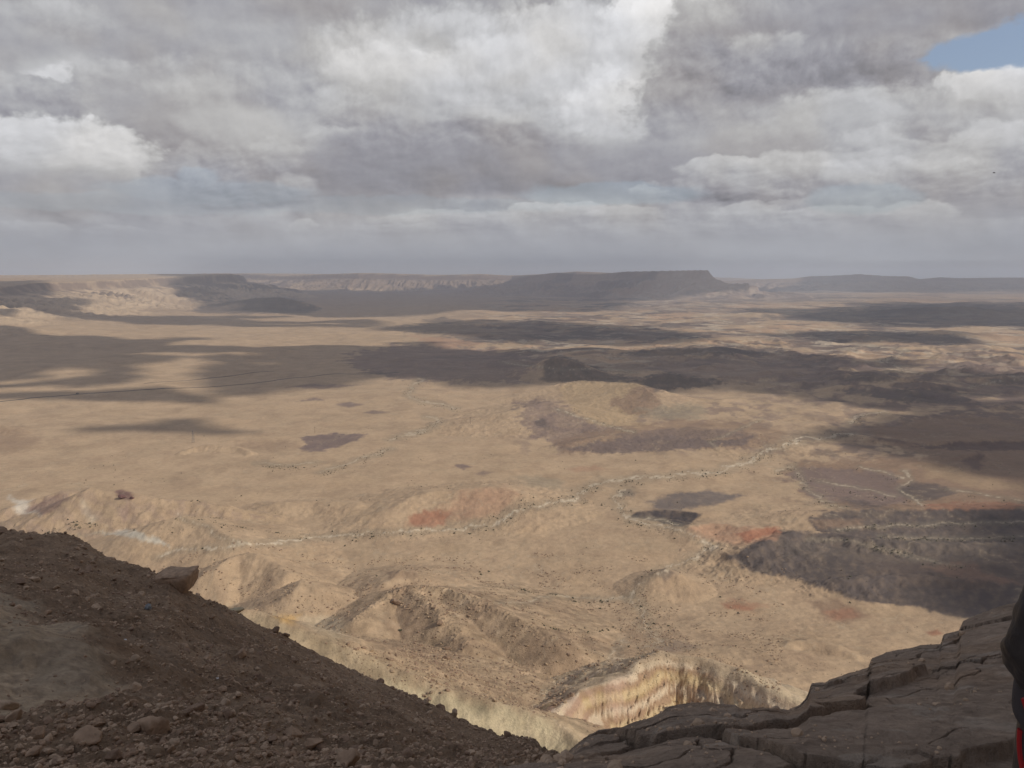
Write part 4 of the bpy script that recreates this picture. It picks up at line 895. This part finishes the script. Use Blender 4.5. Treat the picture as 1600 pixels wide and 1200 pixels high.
def build_grit():
    n = 900; az = rng.uniform(2, 36, n); rc = interp_profile(LE, 1200, LB, az)[0]; r = rng.uniform(2.4, 1, n) if 0 else 2.5 + (rc - 2.6) * rng.rand(n); x = r * np.sin(np.radians(az)); y = r * np.cos(np.radians(az))
    k = fbm(x / .8, y / .8, 3, 681) > .12; x, y = x[k], y[k]; s = .006 * rng.rand(len(x)) ** -.55; s = np.minimum(s, .05); P = np.stack([x, y, ledge_z(x, y) + s * .2], 1); Vb, Fb = rock_shape(2, 99)
    tag(link('grit', joined('grit', [merge(Vb, Fb, P, s, rng.uniform(0, 6.28, len(x)), rng.normal(0, .3, len(x)))], None), ROCKM[2]), kind='stuff')
build_grit()
build_rubble(); print('rubble', time.time() - T0)

def boulder(px, py, wpx, label, seed, squash=.72, m=0, rotz=None, sx=1.0, sz=1.0, up=.15, name='boulder', cat='boulder'):
    p, d = near_hit(hill_z, px, py + wpx * .2, 9, 160); V, F = rock_shape(4, seed, squash, 12); R_ = wpx * .5 * d / FPX
    V = V * R_ * np.array([sx, 1, sz]); V = V * (1 + .035 * fbm(V[:, 0] * 3 / R_ + seed, V[:, 1] * 3 / R_ + V[:, 2] * 2 / R_, 4, 611))[:, None]
    me = np_mesh(name, V, F); o = link(name, me, ROCKM[m]); o.location = p + np.array([0, 0, R_ * up]); o.rotation_euler = (0, 0, rotz if rotz is not None else seed * 1.3)
    return tag(o, label, cat)
BO = [
 (63, 1145, 26, 'upright brown boulder in the lower left corner, left of the rounded boulder', 1, .95, 0), (140, 1147, 44, 'large rounded brown boulder near the bottom left', 2, .75, 0),
 (240, 1132, 56, 'largest reddish brown boulder of the lower slope, sloping smoothly to its right', 3, .62, 0), (208, 1137, 24, 'small angular boulder touching the left side of the largest sloping boulder', 4, .85, 0),
 (303, 1103, 32, 'flat topped dark brown boulder above and right of the largest sloping boulder', 5, .6, 1), (213, 1072, 24, 'tan half buried boulder in the middle of the shaded slope', 6, .7, 2),
 (10, 1100, 34, 'tan boulder cut by the left edge of the picture below the grey scree', 7, .8, 2), (22, 1118, 28, 'second tan boulder from the left edge below the grey scree', 8, .9, 0),
 (372, 998, 18, 'pale block high on the rubble slope, upper of two', 9, .9, 2), (378, 1019, 22, 'brown block high on the rubble slope, lower of two', 10, .8, 0),
 (180, 1180, 28, 'angular dark boulder at the bottom edge below the rounded boulder', 12, .9, 1), (55, 1173, 24, 'low brown boulder at the bottom edge in the left corner', 13, .7, 0),
 (455, 1145, 38, 'smooth rounded boulder, left of a pair near the bottom of the slope', 14, .62, 0), (488, 1158, 36, 'smooth rounded boulder, right of a pair near the bottom of the slope', 15, .62, 0),
 (428, 1152, 26, 'dark boulder just left of the pair of rounded boulders', 16, .7, 1), (540, 1182, 58, 'broad low brown boulder at the bottom edge of the slope', 17, .5, 0),
 (640, 1176, 26, 'dark boulder on the lower right part of the shaded slope', 18, .7, 1), (718, 1166, 14, 'small dark boulder below the shadow edge', 19, .8, 1),
 (757, 1140, 11, 'small boulder standing on the crest above the sunlit yellow slope', 20, .9, 1), (793, 1148, 16, 'rounded boulder on the crest beside the rock ledge', 21, .9, 1),
 (430, 984, 18, 'dark boulder on the crest above the ochre soil', 22, .95, 1), (447, 992, 12, 'small dark boulder just right of the crest boulder above the ochre soil', 23, .8, 1),
 (575, 1025, 1, '', 0, 0, 0),
]
for b in BO:
    if b[2] > 2: boulder(b[0], b[1], b[2], b[3], b[4], b[5], b[6])
# overhanging block on the crest
def overhang():
    p, d = near_hit(hill_z, 282, 905, 60, 120); k = d / FPX
    V, F = ICO[4]; V = np.sign(V) * np.abs(V) ** .42; X, Y, Z = V.T
    X = np.where(Z < 0, X * (1 + .22 * Z) - .10 * Z * 0 + .12 * Z, X) ; V = np.stack([X * 27, Y * 24, np.where(Z > 0, Z * 9 + X * 1.5, Z * 27)], 1) * k
    V += (fbm(X * 1.3 + 4, Y * 1.3 + Z, 4, 620) * 3.2 * k)[:, None] * np.array([1, 1, .7]) + (fbm(X * .6, Z * 5, 3, 623) * 1.6 * k)[:, None] * np.array([1, 1, 0])
    o = link('overhanging_block', np_mesh('overhanging_block', V, F), ROCKM[0]); q = at_depth(276, 900, p[1] - .8); o.location = q
    tag(o, 'big flat topped block overhanging the crest of the shaded slope', 'boulder')
    V, F = rock_shape(4, 35, .6, 14); o = link('boulder', np_mesh('boulder', V * np.array([26, 22, 22]) * 108 / FPX, F), ROCKM[0]); o.location = at_depth(42, 843, 109)
    tag(o, 'flat topped block at the left end of the dark crest', 'boulder')
    V, F = rock_shape(3, 36, .5, 14); o = link('boulder', np_mesh('boulder', V * np.array([18, 18, 18]) * 90 / FPX, F), mat('rock_pale', (.50, .43, .29), var=.2, scale=1, bump=.4, dist=.05)); o.location = at_depth(366, 955, 92)
    tag(o, 'pale yellow block just behind the dark crest', 'boulder')
overhang()

# stones on the knoll and the valley floor
def build_stones():
    n = 42000; az = rng.uniform(-25, 20, n); r = np.exp(rng.uniform(math.log(380), math.log(1050), n)); x = r * np.sin(np.radians(az)); y = r * np.cos(np.radians(az))
    U, V = project(x, y, HZ(x, y)); d = fbm(x / 55, y / 55, 5, 631)
    w = sstep(.0, .5, d) * .7
    for poly, f in (([(590, 940), (640, 915), (700, 918), (760, 945), (740, 975), (640, 960)], 1.0), ([(640, 1000), (690, 985), (720, 1010), (740, 1060), (650, 1070), (600, 1040)], 1.0), ([(560, 1010), (900, 1080), (860, 1120), (600, 1060)], .8), ([(660, 960), (900, 1000), (960, 1040), (880, 1080), (760, 1040)], .45), ([(970, 940), (1100, 1010), (1000, 1020), (960, 960)], .9), ([(1180, 1000), (1345, 1005), (1330, 1040), (1200, 1040)], .9), ([(400, 940), (560, 930), (560, 960), (420, 960)], .7)):
        w = np.maximum(w, polymask(U, V, poly, 8) * f)
    k = rng.rand(n) < w; x, y, r = x[k], y[k], r[k]; s = np.minimum(1.25 * r / 1230 * rng.rand(len(r)) ** (-1 / 1.9), 2.8); z = HZ(x, y) + s * .1
    P = np.stack([x, y, z], 1); rot = rng.uniform(0, 6.28, len(x)); til = rng.normal(0, .3, len(x)); o = np.argsort(-s / r)
    ms = [mat('stone_brown', (.27, .185, .13), var=.25, scale=.8, bump=.3, dist=.2), mat('stone_tan', (.36, .26, .175), var=.25, scale=.8, bump=.3, dist=.2)]
    big = []
    for q in range(4):
        Vb, Fb = rock_shape(2, 130 + q); me = flat_mesh('stone', Vb, Fb); me.materials.append(ms[q % 2]); big.append(me)
    for i in o[:240]:
        ob = bpy.data.objects.new('valley_stone', big[i % 4]); COL.objects.link(ob); ob.location = P[i]; ob.scale = (s[i] * .55,) * 3; ob.rotation_euler = (til[i], 0, rot[i])
        tag(ob, 'brown stone lying on the sunlit ground below the viewpoint', 'stone', 'stones strewn over the sunlit ground below')
    for q in range(2):
        Vb, Fb = rock_shape(1, 140 + q); ii = o[240 + q::2][:9000]; me = joined('scattered_stones', [merge(Vb, Fb, P[ii], s[ii] * .6, rot[ii], til[ii])], None); tag(link('scattered_stones', me, ms[q]), kind='stuff')
    # dark outcropping boulder at the left shoulder of the knoll, and a few named ones
    for px, py, w_, lab, mm in ((617, 938, 22, 'dark crag at the left shoulder of the stony knoll', 0), (688, 972, 13, 'dark boulder in the middle of the knoll face', 0), (700, 1012, 11, 'dark boulder at the foot of the knoll face, upper of two', 0), (698, 1027, 14, 'dark boulder at the foot of the knoll face, lower of two', 0), (921, 1040, 9, 'dark round boulder beside the pale outcrop gully', 0), (892, 1085, 14, 'dark boulder at the left end of the pale outcrop', 0), (888, 1022, 8, 'small boulder on the slope above the outcrop gully', 0), (192, 775, 13, 'dark maroon rock knob on the low hills at the left', 2), (206, 778, 8, 'smaller maroon rock knob beside the larger one', 2)):
        p, d = near_hit(HZ, px, py + w_ * .25, 330, 2500); V, F = rock_shape(3, int(px), .8, 12); R_ = w_ * .5 * d / FPX
        m = ms[0] if mm == 0 else mat('rock_maroon', (.16, .085, .08), var=.2, scale=.5, bump=.3, dist=.3)
        o_ = link('boulder', flat_mesh('boulder', V * R_, F), m); o_.location = p + np.array([0, 0, R_ * .25]); tag(o_, lab, 'boulder')
build_stones(); print('stones', time.time() - T0)

# desert shrubs along the dry stream beds
def build_shrubs():
    pts = []
    for w, (line, width, op) in enumerate(WADI):
        P = np.array(line, float); L = np.hypot(np.diff(P[:, 0]), np.diff(P[:, 1])).sum(); n = int(L * (2.6 if width > 1.9 else .8))
        t = rng.rand(n) * (len(P) - 1); i = t.astype(int); f = (t - i)[:, None]; q = P[i] * (1 - f) + P[i + 1] * f
        q = q + rng.normal(0, 1, (n, 2)) * np.array([width * 3.6, width * 1.05]); q = q[rng.rand(n) < sstep(-.25, .45, fbm(q[:, 0] / 26, q[:, 1] / 10, 3, 645))]; pts.append(q)
    q = np.concatenate(pts); W = np.array([at_level(a, b, 28) for a, b in q]); x, y = W[:, 0], W[:, 1]
    n2 = 3500; az = rng.uniform(-33, 33, n2); r = np.exp(rng.uniform(math.log(600), math.log(2000), n2)); x2, y2 = r * np.sin(np.radians(az)), r * np.cos(np.radians(az)); k = fbm(x2 / 90, y2 / 90, 4, 641) > .22
    x = np.concatenate([x, x2[k]]); y = np.concatenate([y, y2[k]]); z = HZ(x, y); r = np.hypot(x, y); s = np.minimum(np.maximum(1.0 * r / 1230, .7) * rng.rand(len(x)) ** (-1 / 3.0), 3.2)
    k = r < 4500; x, y, z, r, s = x[k], y[k], z[k], r[k], s[k]; P = np.stack([x, y, z + s * .15], 1); o = np.argsort(-s / r); rot = rng.uniform(0, 6.28, len(x))
    def bush(seed, m=5):
        rs = np.random.RandomState(seed); parts = []; Vb, Fb = ICO[1]; off = 0; VV, FF = [], []
        for j in range(m):
            c = np.array([rs.uniform(-.55, .55), rs.uniform(-.55, .55), rs.uniform(0, .35)]); v = Vb * rs.uniform(.28, .5) * (1 + .35 * rs.normal(size=(len(Vb), 1))) + c; VV.append(v); FF.append(Fb + off); off += len(Vb)
        return np.concatenate(VV), np.concatenate(FF)
    ml = mat('shrub_leaves', (.095, .088, .052), var=.4, scale=2, bump=0); mes = []
    for q in range(4): V, F = bush(q); me = flat_mesh('shrub', V, F); me.materials.append(ml); mes.append(me)
    for i in o[:290]:
        ob = bpy.data.objects.new('shrub', mes[i % 4]); COL.objects.link(ob); ob.location = P[i]; ob.scale = (s[i] * .6,) * 3; ob.rotation_euler = (0, 0, rot[i])
        tag(ob, 'low dark desert shrub dotting the stream beds and gullies', 'shrub', 'desert shrubs along the dry stream beds')
    V, F = bush(9, 2); ii = o[290:9000]; me = joined('shrubs', [merge(V, F, P[ii], s[ii] * .6, rot[ii], rot[ii] * 0)], None); tag(link('shrubs', me, ml), kind='stuff')
build_shrubs(); print('shrubs', time.time() - T0)

# road across the crater floor
def ribbon(name, pts, width, m, lift=.35):
    W = []
    for a, b in zip(pts[:-1], pts[1:]):
        for t in np.linspace(0, 1, 40, endpoint=False): W.append(at_level(a[0] + (b[0] - a[0]) * t, a[1] + (b[1] - a[1]) * t, 26))
    W = np.array(W); T = np.gradient(W[:, :2], axis=0); T /= np.linalg.norm(T, axis=1)[:, None]; Nn = np.stack([-T[:, 1], T[:, 0]], 1)
    cols = []
    for k in (-.5, 0, .5):
        q = W[:, :2] + Nn * width * k; cols.append(np.stack([q[:, 0], q[:, 1], HZ(q[:, 0], q[:, 1])], 1))
    zz = np.maximum.reduce([c[:, 2] for c in cols]) + lift
    for c in cols: c[:, 2] = zz
    base = [np.concatenate([c[:, :2], c[:, 2:] - 3], 1) for c in (cols[0], cols[2])]; n = len(W)
    V = np.concatenate([base[0]] + cols + [base[1]]); F = []
    for s_ in range(4):
        i = np.arange(n - 1); F.append(np.stack([s_ * n + i, s_ * n + i + 1, (s_ + 1) * n + i + 1, (s_ + 1) * n + i], 1))
    return tag(link(name, np_mesh(name, V, np.concatenate(F)), m), kind='structure')
ASPH = mat('asphalt', (.075, .07, .068), var=.15, scale=.3, bump=0)
ribbon('road', [(-60, 636), (0, 630), (50, 623), (90, 619), (135, 615), (200, 611), (260, 606.5), (330, 601), (400, 596), (470, 591), (530, 587), (590, 584), (625, 583)], 9, ASPH)
ribbon('track', [(225, 600), (270, 595), (300, 592), (350, 586), (395, 582), (430, 580)], 9, mat('track_dirt', (.16, .125, .10), var=.2, scale=.3, bump=0))

# power line across the plain
STEEL = mat('galvanised_steel', (.20, .19, .19), rough=.6, var=.15, scale=3, bump=0, metallic=.3); WOODP = mat('weathered_wood', (.13, .095, .07), var=.3, scale=3, bump=.2)
def bars(name, segs, m, parent=None):
    bm = bmesh.new()
    for a, b, w in segs:
        a, b = Vector(a), Vector(b); d = b - a; M = d.to_track_quat('Z', 'Y').to_matrix().to_4x4(); M.translation = (a + b) / 2
        bmesh.ops.create_cone(bm, cap_ends=True, segments=6, radius1=w, radius2=w * .85, depth=d.length, matrix=M)
    me = bpy.data.meshes.new(name); bm.to_mesh(me); bm.free(); return link(name, me, m, parent)
def pylon(px, py, h, label):
    p, d = near_hit(HZ, px, py, 900, 4000); e = bpy.data.objects.new('power_pylon', None); COL.objects.link(e); e.location = p; tag(e, label, 'pylon')
    legs = [((sx * 2.6, sy * 2.6, -1), (sx * .5, sy * .5, h), .17) for sx in (-1, 1) for sy in (-1, 1)]
    for l in legs: bars('leg', [l], STEEL, e)
    br = []
    for i in range(7):
        z0, z1 = h * i / 7, h * (i + 1) / 7; w0, w1 = 2.6 - 2.1 * i / 7, 2.6 - 2.1 * (i + 1) / 7
        for (ax, ay), (bx, by) in (((-1, -1), (1, -1)), ((1, -1), (1, 1)), ((1, 1), (-1, 1)), ((-1, 1), (-1, -1))):
            br.append(((ax * w0, ay * w0, z0), (bx * w1, by * w1, z1), .07)); br.append(((bx * w0, by * w0, z0), (ax * w1, ay * w1, z1), .07))
    bars('lattice', br, STEEL, e)
    for z in (h * .74, h * .9): bars('crossarm', [((-4.5, 0, z), (4.5, 0, z), .22)], STEEL, e)
def pole(px, py, h, label):
    p, d = near_hit(HZ, px, py, 900, 4000); e = bpy.data.objects.new('utility_pole', None); COL.objects.link(e); e.location = p; tag(e, label, 'utility pole')
    bars('pole_shaft', [((0, 0, -1), (0, 0, h), .32)], WOODP, e); bars('crossarm', [((-2.6, 0, h - 1.2), (2.6, 0, h - 1.2), .22)], WOODP, e)
    for x in (-2.3, 0, 2.3): bars('insulator', [((x, 0, h - 1.2), (x, 0, h - .4), .14)], STEEL, e)
pylon(302, 692, 29, 'lattice pylon standing behind the small cone shaped hills')
pole(492, 677, 16, 'lone utility pole behind the dark purple patch on the plain')
pole(735, 663, 18, 'lone utility pole on the plain right of the winding stream bed')
# vehicle on the road
def vehicle():
    p = at_level(121, 616, 26); z = HZ(p[:1], p[1:2])[0] + .7; e = bpy.data.objects.new('lorry', None); COL.objects.link(e); e.location = (p[0], p[1], z); e.rotation_euler = (0, 0, R(25)); tag(e, 'small dark lorry driving on the desert road', 'lorry')
    dk = mat('dark_paint', (.05, .05, .055), rough=.5, var=.05, bump=0); tyre = mat('tyre_rubber', (.02, .02, .02), var=.05, bump=0)
    def box(n, c, s, m):
        bm = bmesh.new(); bmesh.ops.create_cube(bm, size=1)
        for v in bm.verts: v.co = Vector((v.co.x * s[0] + c[0], v.co.y * s[1] + c[1], v.co.z * s[2] + c[2]))
        bmesh.ops.bevel(bm, geom=bm.edges[:], offset=.12, segments=2, affect='EDGES'); me = bpy.data.meshes.new(n); bm.to_mesh(me); bm.free(); return link(n, me, m, e)
    box('cargo_box', (-1.2, 0, 2.1), (5.6, 2.4, 2.6), dk); box('cab', (2.9, 0, 1.6), (1.9, 2.3, 2.1), dk)
    for x in (-3, -1, 2.8):
        for y in (-1.1, 1.1): bars('wheel', [((x, y - .15, .5), (x, y + .15, .5), .5)], tyre, e)
vehicle()

# litter on the slope
def litter():
    p, d = near_hit(hill_z, 232, 952, 30, 130); V, F = ICO[3]; k = 7 * d / FPX
    V = V * (1 + .45 * fbm(V[:, 0] * 2, V[:, 1] * 2 + V[:, 2] * 3, 4, 651))[:, None] * np.array([.7, .6, .75]) * k
    o = link('plastic_bag', np_mesh('plastic_bag', V, F), mat('plastic_grey_blue', (.30, .33, .36), rough=.4, var=.2, scale=4, bump=.4)); o.location = p + np.array([0, 0, k * .3]); tag(o, 'crumpled blue grey plastic bag caught in the rubble', 'bag')
    for px, py, n, lab in ((196, 1006, 4.5, 'scrap of white paper lying at the edge of the grey scree'), (340, 1066, 4, 'pale scrap of paper lower down the rubble slope')):
        p, d = near_hit(hill_z, px, py, 12, 130); k = n * d / FPX; gx, gy = np.meshgrid(np.linspace(-.5, .5, 9), np.linspace(-.35, .35, 7), indexing='ij'); gx, gy = gx.ravel(), gy.ravel()
        z = .18 * fbm(gx * 3 + px, gy * 3, 3, 655) + .25 * np.abs(gx); T = np.stack([gx, gy, z], 1) * k; B = T - np.array([0, 0, .01 * k]); G = grid_faces(9, 7)
        o = link('paper_scrap', np_mesh('paper_scrap', np.concatenate([T, B]), np.concatenate([G, G[:, ::-1] + 63])), mat('white_paper', (.72, .72, .72), var=.08, bump=0)); o.location = p + np.array([0, 0, .14 + k * .2]); o.rotation_euler = (.5, .2, px); tag(o, lab, 'paper')
litter()
# bird in the sky
def bird():
    q = at_depth(1553, 270, 170); V = []; F = []
    bm = bmesh.new(); bmesh.ops.create_uvsphere(bm, u_segments=12, v_segments=8, radius=1)
    for v in bm.verts: x, y, z = v.co; v.co = Vector((x * .075 * (1 - .25 * y), y * .24, z * .07 * (1 - .35 * y)))
    for s in (-1, 1):
        pr = [(0, .10, .02), (.22, .13, .09), (.50, .02, .05), (.48, -.04, .05), (.2, -.06, .08), (0, -.08, .02)]
        a = [bm.verts.new((s * x, y, z)) for x, y, z in pr]; b = [bm.verts.new((s * x, y, z - .012)) for x, y, z in pr]
        bm.faces.new(a if s < 0 else a[::-1]); bm.faces.new(b[::-1] if s < 0 else b)
        for i in range(6): bm.faces.new((a[i], a[(i + 1) % 6], b[(i + 1) % 6], b[i]))
    t = [bm.verts.new(c) for c in ((-.02, -.2, 0), (.02, -.2, 0), (.06, -.36, 0), (-.06, -.36, 0))]; bm.faces.new(t)
    me = bpy.data.meshes.new('bird'); bm.normal_update(); bm.to_mesh(me); bm.free(); o = link('bird', me, mat('dark_feathers', (.04, .035, .035), var=.1, bump=0)); o.location = q; o.rotation_euler = (0, R(-12), R(60)); o.scale = (1.1,) * 3
    tag(o, 'tiny dark bird flying below the grey cloud', 'bird')
bird()

# ---------------------------------------------------------------- person at the right edge, seen from behind, hands in the jacket pockets
def skin(name, V, E, Rr, m, parent=None, root=0, sub=2):
    me = bpy.data.meshes.new(name); me.from_pydata(V, E, []); o = link(name, me, m, parent)
    md = o.modifiers.new('skin', 'SKIN'); md.use_smooth_shade = True; md.branch_smoothing = .4
    for i, r in enumerate(Rr): me.skin_vertices[0].data[i].radius = r if isinstance(r, tuple) else (r, r)
    me.skin_vertices[0].data[root].use_root = True
    sd = o.modifiers.new('sub', 'SUBSURF'); sd.levels = sd.render_levels = sub; return o
def person():
    gx, gy = 1.225, 1.33; gz = float(ledge_z(np.array([gx]), np.array([gy]))[0])
    skinm = mat('skin_tone', (.48, .30, .22), rough=.5, var=.06, scale=20, bump=.1, dist=.002); jm = mat('black_jacket', (.03, .03, .035), rough=.5, var=.25, scale=9, bump=.5, bscale=22, dist=.008)
    tm = mat('black_trousers', (.02, .019, .021), rough=.8, var=.2, scale=12, bump=.4, bscale=30, dist=.006); rm = mat('red_fabric', (.26, .012, .016), rough=.6, var=.15, scale=30, bump=.2, dist=.003)
    bm_ = mat('boot_leather', (.03, .022, .018), rough=.6, var=.2, scale=20, bump=.3); hm = mat('dark_hair', (.03, .02, .014), rough=.6, var=.3, scale=40, bump=.5)
    # body: feet, legs, trunk, neck, head, arms, hands
    V = [(0, 0, .93), (0, 0, 1.12), (0, .01, 1.33), (0, 0, 1.46), (0, .01, 1.53), (0, .015, 1.62), (0, .02, 1.71)]; E = [(i, i + 1) for i in range(6)]; Q = [.13, (.135, .10), (.16, .11), .07, .055, (.075, .092), .07]
    for s in (-1, 1):
        b = len(V); V += [(s * .10, 0, .86), (s * .12, .02, .48), (s * .13, -.02, .10), (s * .135, .12, .05)]; E += [(0, b), (b, b + 1), (b + 1, b + 2), (b + 2, b + 3)]; Q += [.085, .055, .04, .035]
        b = len(V); V += [(s * .17, 0, 1.42), (s * .31, -.06, 1.0), (s * .24, .05, .93), (s * .17, .06, .92)]; E += [(2, b), (b, b + 1), (b + 1, b + 2), (b + 2, b + 3)]; Q += [.05, .04, .03, (.035, .018)]
        h = b + 3
        for k, (dx, L) in enumerate(((-.03, .075), (-.01, .085), (.01, .08), (.028, .065))):
            c = len(V); V += [(s * (.15 + dx), .07, .91), (s * (.148 + dx * .8), .07 + L * .3, .90 - L * .5)]; E += [(h, c), (c, c + 1)]; Q += [.009, .008]
        c = len(V); V += [(s * .14, .05, .94), (s * .12, .07, .92)]; E += [(h, c), (c, c + 1)]; Q += [.011, .009]
    body = skin('person', V, E, Q, skinm); body.location = (gx, gy, gz + .02)
    tag(body, 'person in black jacket standing at the right edge, mostly out of the picture', 'person')
    # jacket: torso with hem plus both sleeves as one shell
    V = [(0, 0, .86), (0, 0, .98), (0, 0, 1.15), (0, .01, 1.34), (0, 0, 1.46), (0, 0, 1.50)]; E = [(i, i + 1) for i in range(5)]; Q = [(.215, .155), (.20, .15), (.19, .145), (.20, .14), .085, .08]
    for s in (-1, 1):
        b = len(V); V += [(s * .17, 0, 1.42), (s * .215, -.02, 1.28), (s * .255, -.04, 1.14), (s * .315, -.06, .985), (s * .27, .03, .92), (s * .19, .06, .91)]; E += [(3, b)] + [(b + i, b + i + 1) for i in range(5)]; Q += [.085, .072, .066, .066, .06, .052]
    jk = skin('jacket', V, E, Q, jm, body, root=2, sub=4); tx = bpy.data.textures.new('folds', 'CLOUDS'); tx.noise_scale = .055; tx.noise_depth = 2
    dm = jk.modifiers.new('folds', 'DISPLACE'); dm.texture = tx; dm.strength = .022; dm.mid_level = .5; dm.texture_coords = 'LOCAL'
    V = [(0, 0, .92)]; E = []; Q = [(.17, .13)]
    for s in (-1, 1):
        b = len(V); V += [(s * .10, 0, .84), (s * .125, .01, .66), (s * .13, .03, .48), (s * .14, 0, .28), (s * .145, -.02, .12)]; E += [(0, b)] + [(b + i, b + i + 1) for i in range(4)]; Q += [.115, .10, .088, .082, .085]
    skin('trousers', V, E, Q, tm, body)
    for s in (-1, 1): skin('boot', [(s * .135, -.03, .14), (s * .137, -.03, .05), (s * .137, .07, .045), (s * .138, .15, .04)], [(0, 1), (1, 2), (2, 3)], [.058, (.055, .06), (.05, .05), (.045, .035)], bm_, body)
    # hair cap
    Vh, Fh = ICO[3]; k = Vh[:, 1] < .45; Vh2 = Vh * np.array([.085, .105, .10]) + np.array([0, .005, 1.685]); Vh2[:, 2] = np.maximum(Vh2[:, 2], 1.60); link('hair', np_mesh('hair', Vh2, Fh), hm, body)
    # face
    for s in (-1, 1):
        Vb, Fb = ICO[2]; link('eye', np_mesh('eye', Vb * .011 + np.array([s * .03, .108, 1.655]), Fb), mat('eye_dark', (.03, .025, .02), rough=.2, bump=0), body); link('ear', np_mesh('ear', Vb * np.array([.01, .02, .032]) + np.array([s * .083, .015, 1.645]), Fb), skinm, body)
    Vb, Fb = ICO[2]; link('nose', np_mesh('nose', Vb * np.array([.013, .02, .024]) + np.array([0, .115, 1.63]), Fb), skinm, body); link('mouth', np_mesh('mouth', Vb * np.array([.025, .008, .007]) + np.array([0, .105, 1.59]), Fb), mat('lips', (.36, .15, .13), bump=0), body)
    # red trim: band on the sleeve above the pocket, cord of the pocket, and a shoulder bag with a red edge
    def strip(name, P, w, m, th=.006):
        vs = []; fs = []
        for i, (p, nrm) in enumerate(P):
            p = Vector(p); n = Vector(nrm).normalized(); t = (Vector(P[min(i + 1, len(P) - 1)][0]) - Vector(P[max(i - 1, 0)][0])).normalized(); u = n.cross(t).normalized() * w / 2
            vs += [p - u, p + u, p + u + n * th, p - u + n * th]
        for i in range(len(P) - 1):
            a = i * 4
            for j in range(4): fs.append((a + j, a + (j + 1) % 4, a + 4 + (j + 1) % 4, a + 4 + j))
        fs += [(3, 2, 1, 0), tuple(len(vs) - 4 + j for j in range(4))]; me = bpy.data.meshes.new(name); me.from_pydata([v[:] for v in vs], [], fs)
        for p_ in me.polygons: p_.use_smooth = True
        return link(name, me, m, body)
    PERS['strip'] = strip; PERS['rm'] = rm; PERS['jm'] = jm; PERS['body'] = body
    strip('sleeve_stripe', [((-.318 + .076 * math.cos(t), -.055 + .080 * math.sin(t), .97 - .045 * (1 - k)), (math.cos(t), math.sin(t), 0)) for k, t in ((k, R(-138 + 80 * k)) for k in np.linspace(0, 1, 9))], .022, rm, .009)
    # daypack hanging low from one shoulder
    bp = bpy.data.objects.new('backpack', None); COL.objects.link(bp); bp.parent = body
    Vb, Fb = ICO[4]; sg = np.sign(Vb); X = sg * np.abs(Vb) ** .6; X = X * np.array([.16, .10, .24]) + np.array([.02, -.22, 1.12]); X += (.006 * fbm(X[:, 0] * 20, X[:, 2] * 20, 3, 660))[:, None]
    o = link('pack_bag', np_mesh('pack_bag', X, Fb), jm, body); bpy.data.objects.remove(bp)
    strip('pack_piping', [((.02 + .165 * math.cos(a), -.25 + .02 * math.sin(a), 1.12 + .235 * math.sin(a)), (math.cos(a), -.2, math.sin(a))) for a in np.linspace(R(150), R(330), 14)], .014, rm)
    for s in (-1, 1): strip('pack_strap', [((s * .10, -.14, 1.30), (0, -1, .2)), ((s * .12, -.08, 1.455), (0, -.4, 1)), ((s * .125, .06, 1.45), (0, .4, 1)), ((s * .12, .145, 1.33), (0, 1, .1)), ((s * .14, .14, 1.18), (0, 1, 0)), ((s * .20, .02, 1.05), (s, .3, 0))], .05, jm, .012)
def shoulder_bag():
    b = PERS['body'].location; o = bpy.data.objects.new('shoulder_bag', None); COL.objects.link(o); o.location = (b[0] - .175, b[1] - .02, b[2] + .74); tag(o, 'black shoulder bag with red piping hanging at the hip of the person', 'bag')
    Vb, Fb = ICO[4]; X = np.sign(Vb) * np.abs(Vb) ** .62 * np.array([.115, .10, .19]); X += (.006 * fbm(X[:, 0] * 25, X[:, 2] * 25, 3, 670))[:, None]; link('bag_body', np_mesh('bag_body', X, Fb), PERS['jm'], o)
    fl = np.sign(Vb) * np.abs(Vb) ** .55 * np.array([.122, .107, .07]) + np.array([0, 0, .115]); link('flap', np_mesh('flap', fl, Fb), mat('bag_fabric', (.035, .035, .045), rough=.7, var=.2, scale=20, bump=.3, dist=.004), o)
    def tube(n, P, r):
        bm = bmesh.new()
        for a, c in zip(P[:-1], P[1:]):
            a, c = Vector(a), Vector(c); d = c - a; M = d.to_track_quat('Z', 'Y').to_matrix().to_4x4(); M.translation = (a + c) / 2; bmesh.ops.create_cone(bm, cap_ends=True, segments=8, radius1=r, radius2=r, depth=d.length * 1.15, matrix=M)
        me = bpy.data.meshes.new(n); bm.to_mesh(me); bm.free(); return link(n, me, PERS['rm'] if 'pip' in n else PERS['jm'], o)
    tube('piping', [(-.113, -.01 + .05 * math.cos(a), .06 - .09 * math.sin(a)) for a in np.linspace(0, math.pi, 16)], .006)
    tube('strap', [(-.05, 0, .17), (0, -.02, .35), (.10, -.16, .45), (.22, -.16, .62), (.32, -.12, .73)], .012)
PERS = {}
person(); shoulder_bag(); print('person', time.time() - T0)
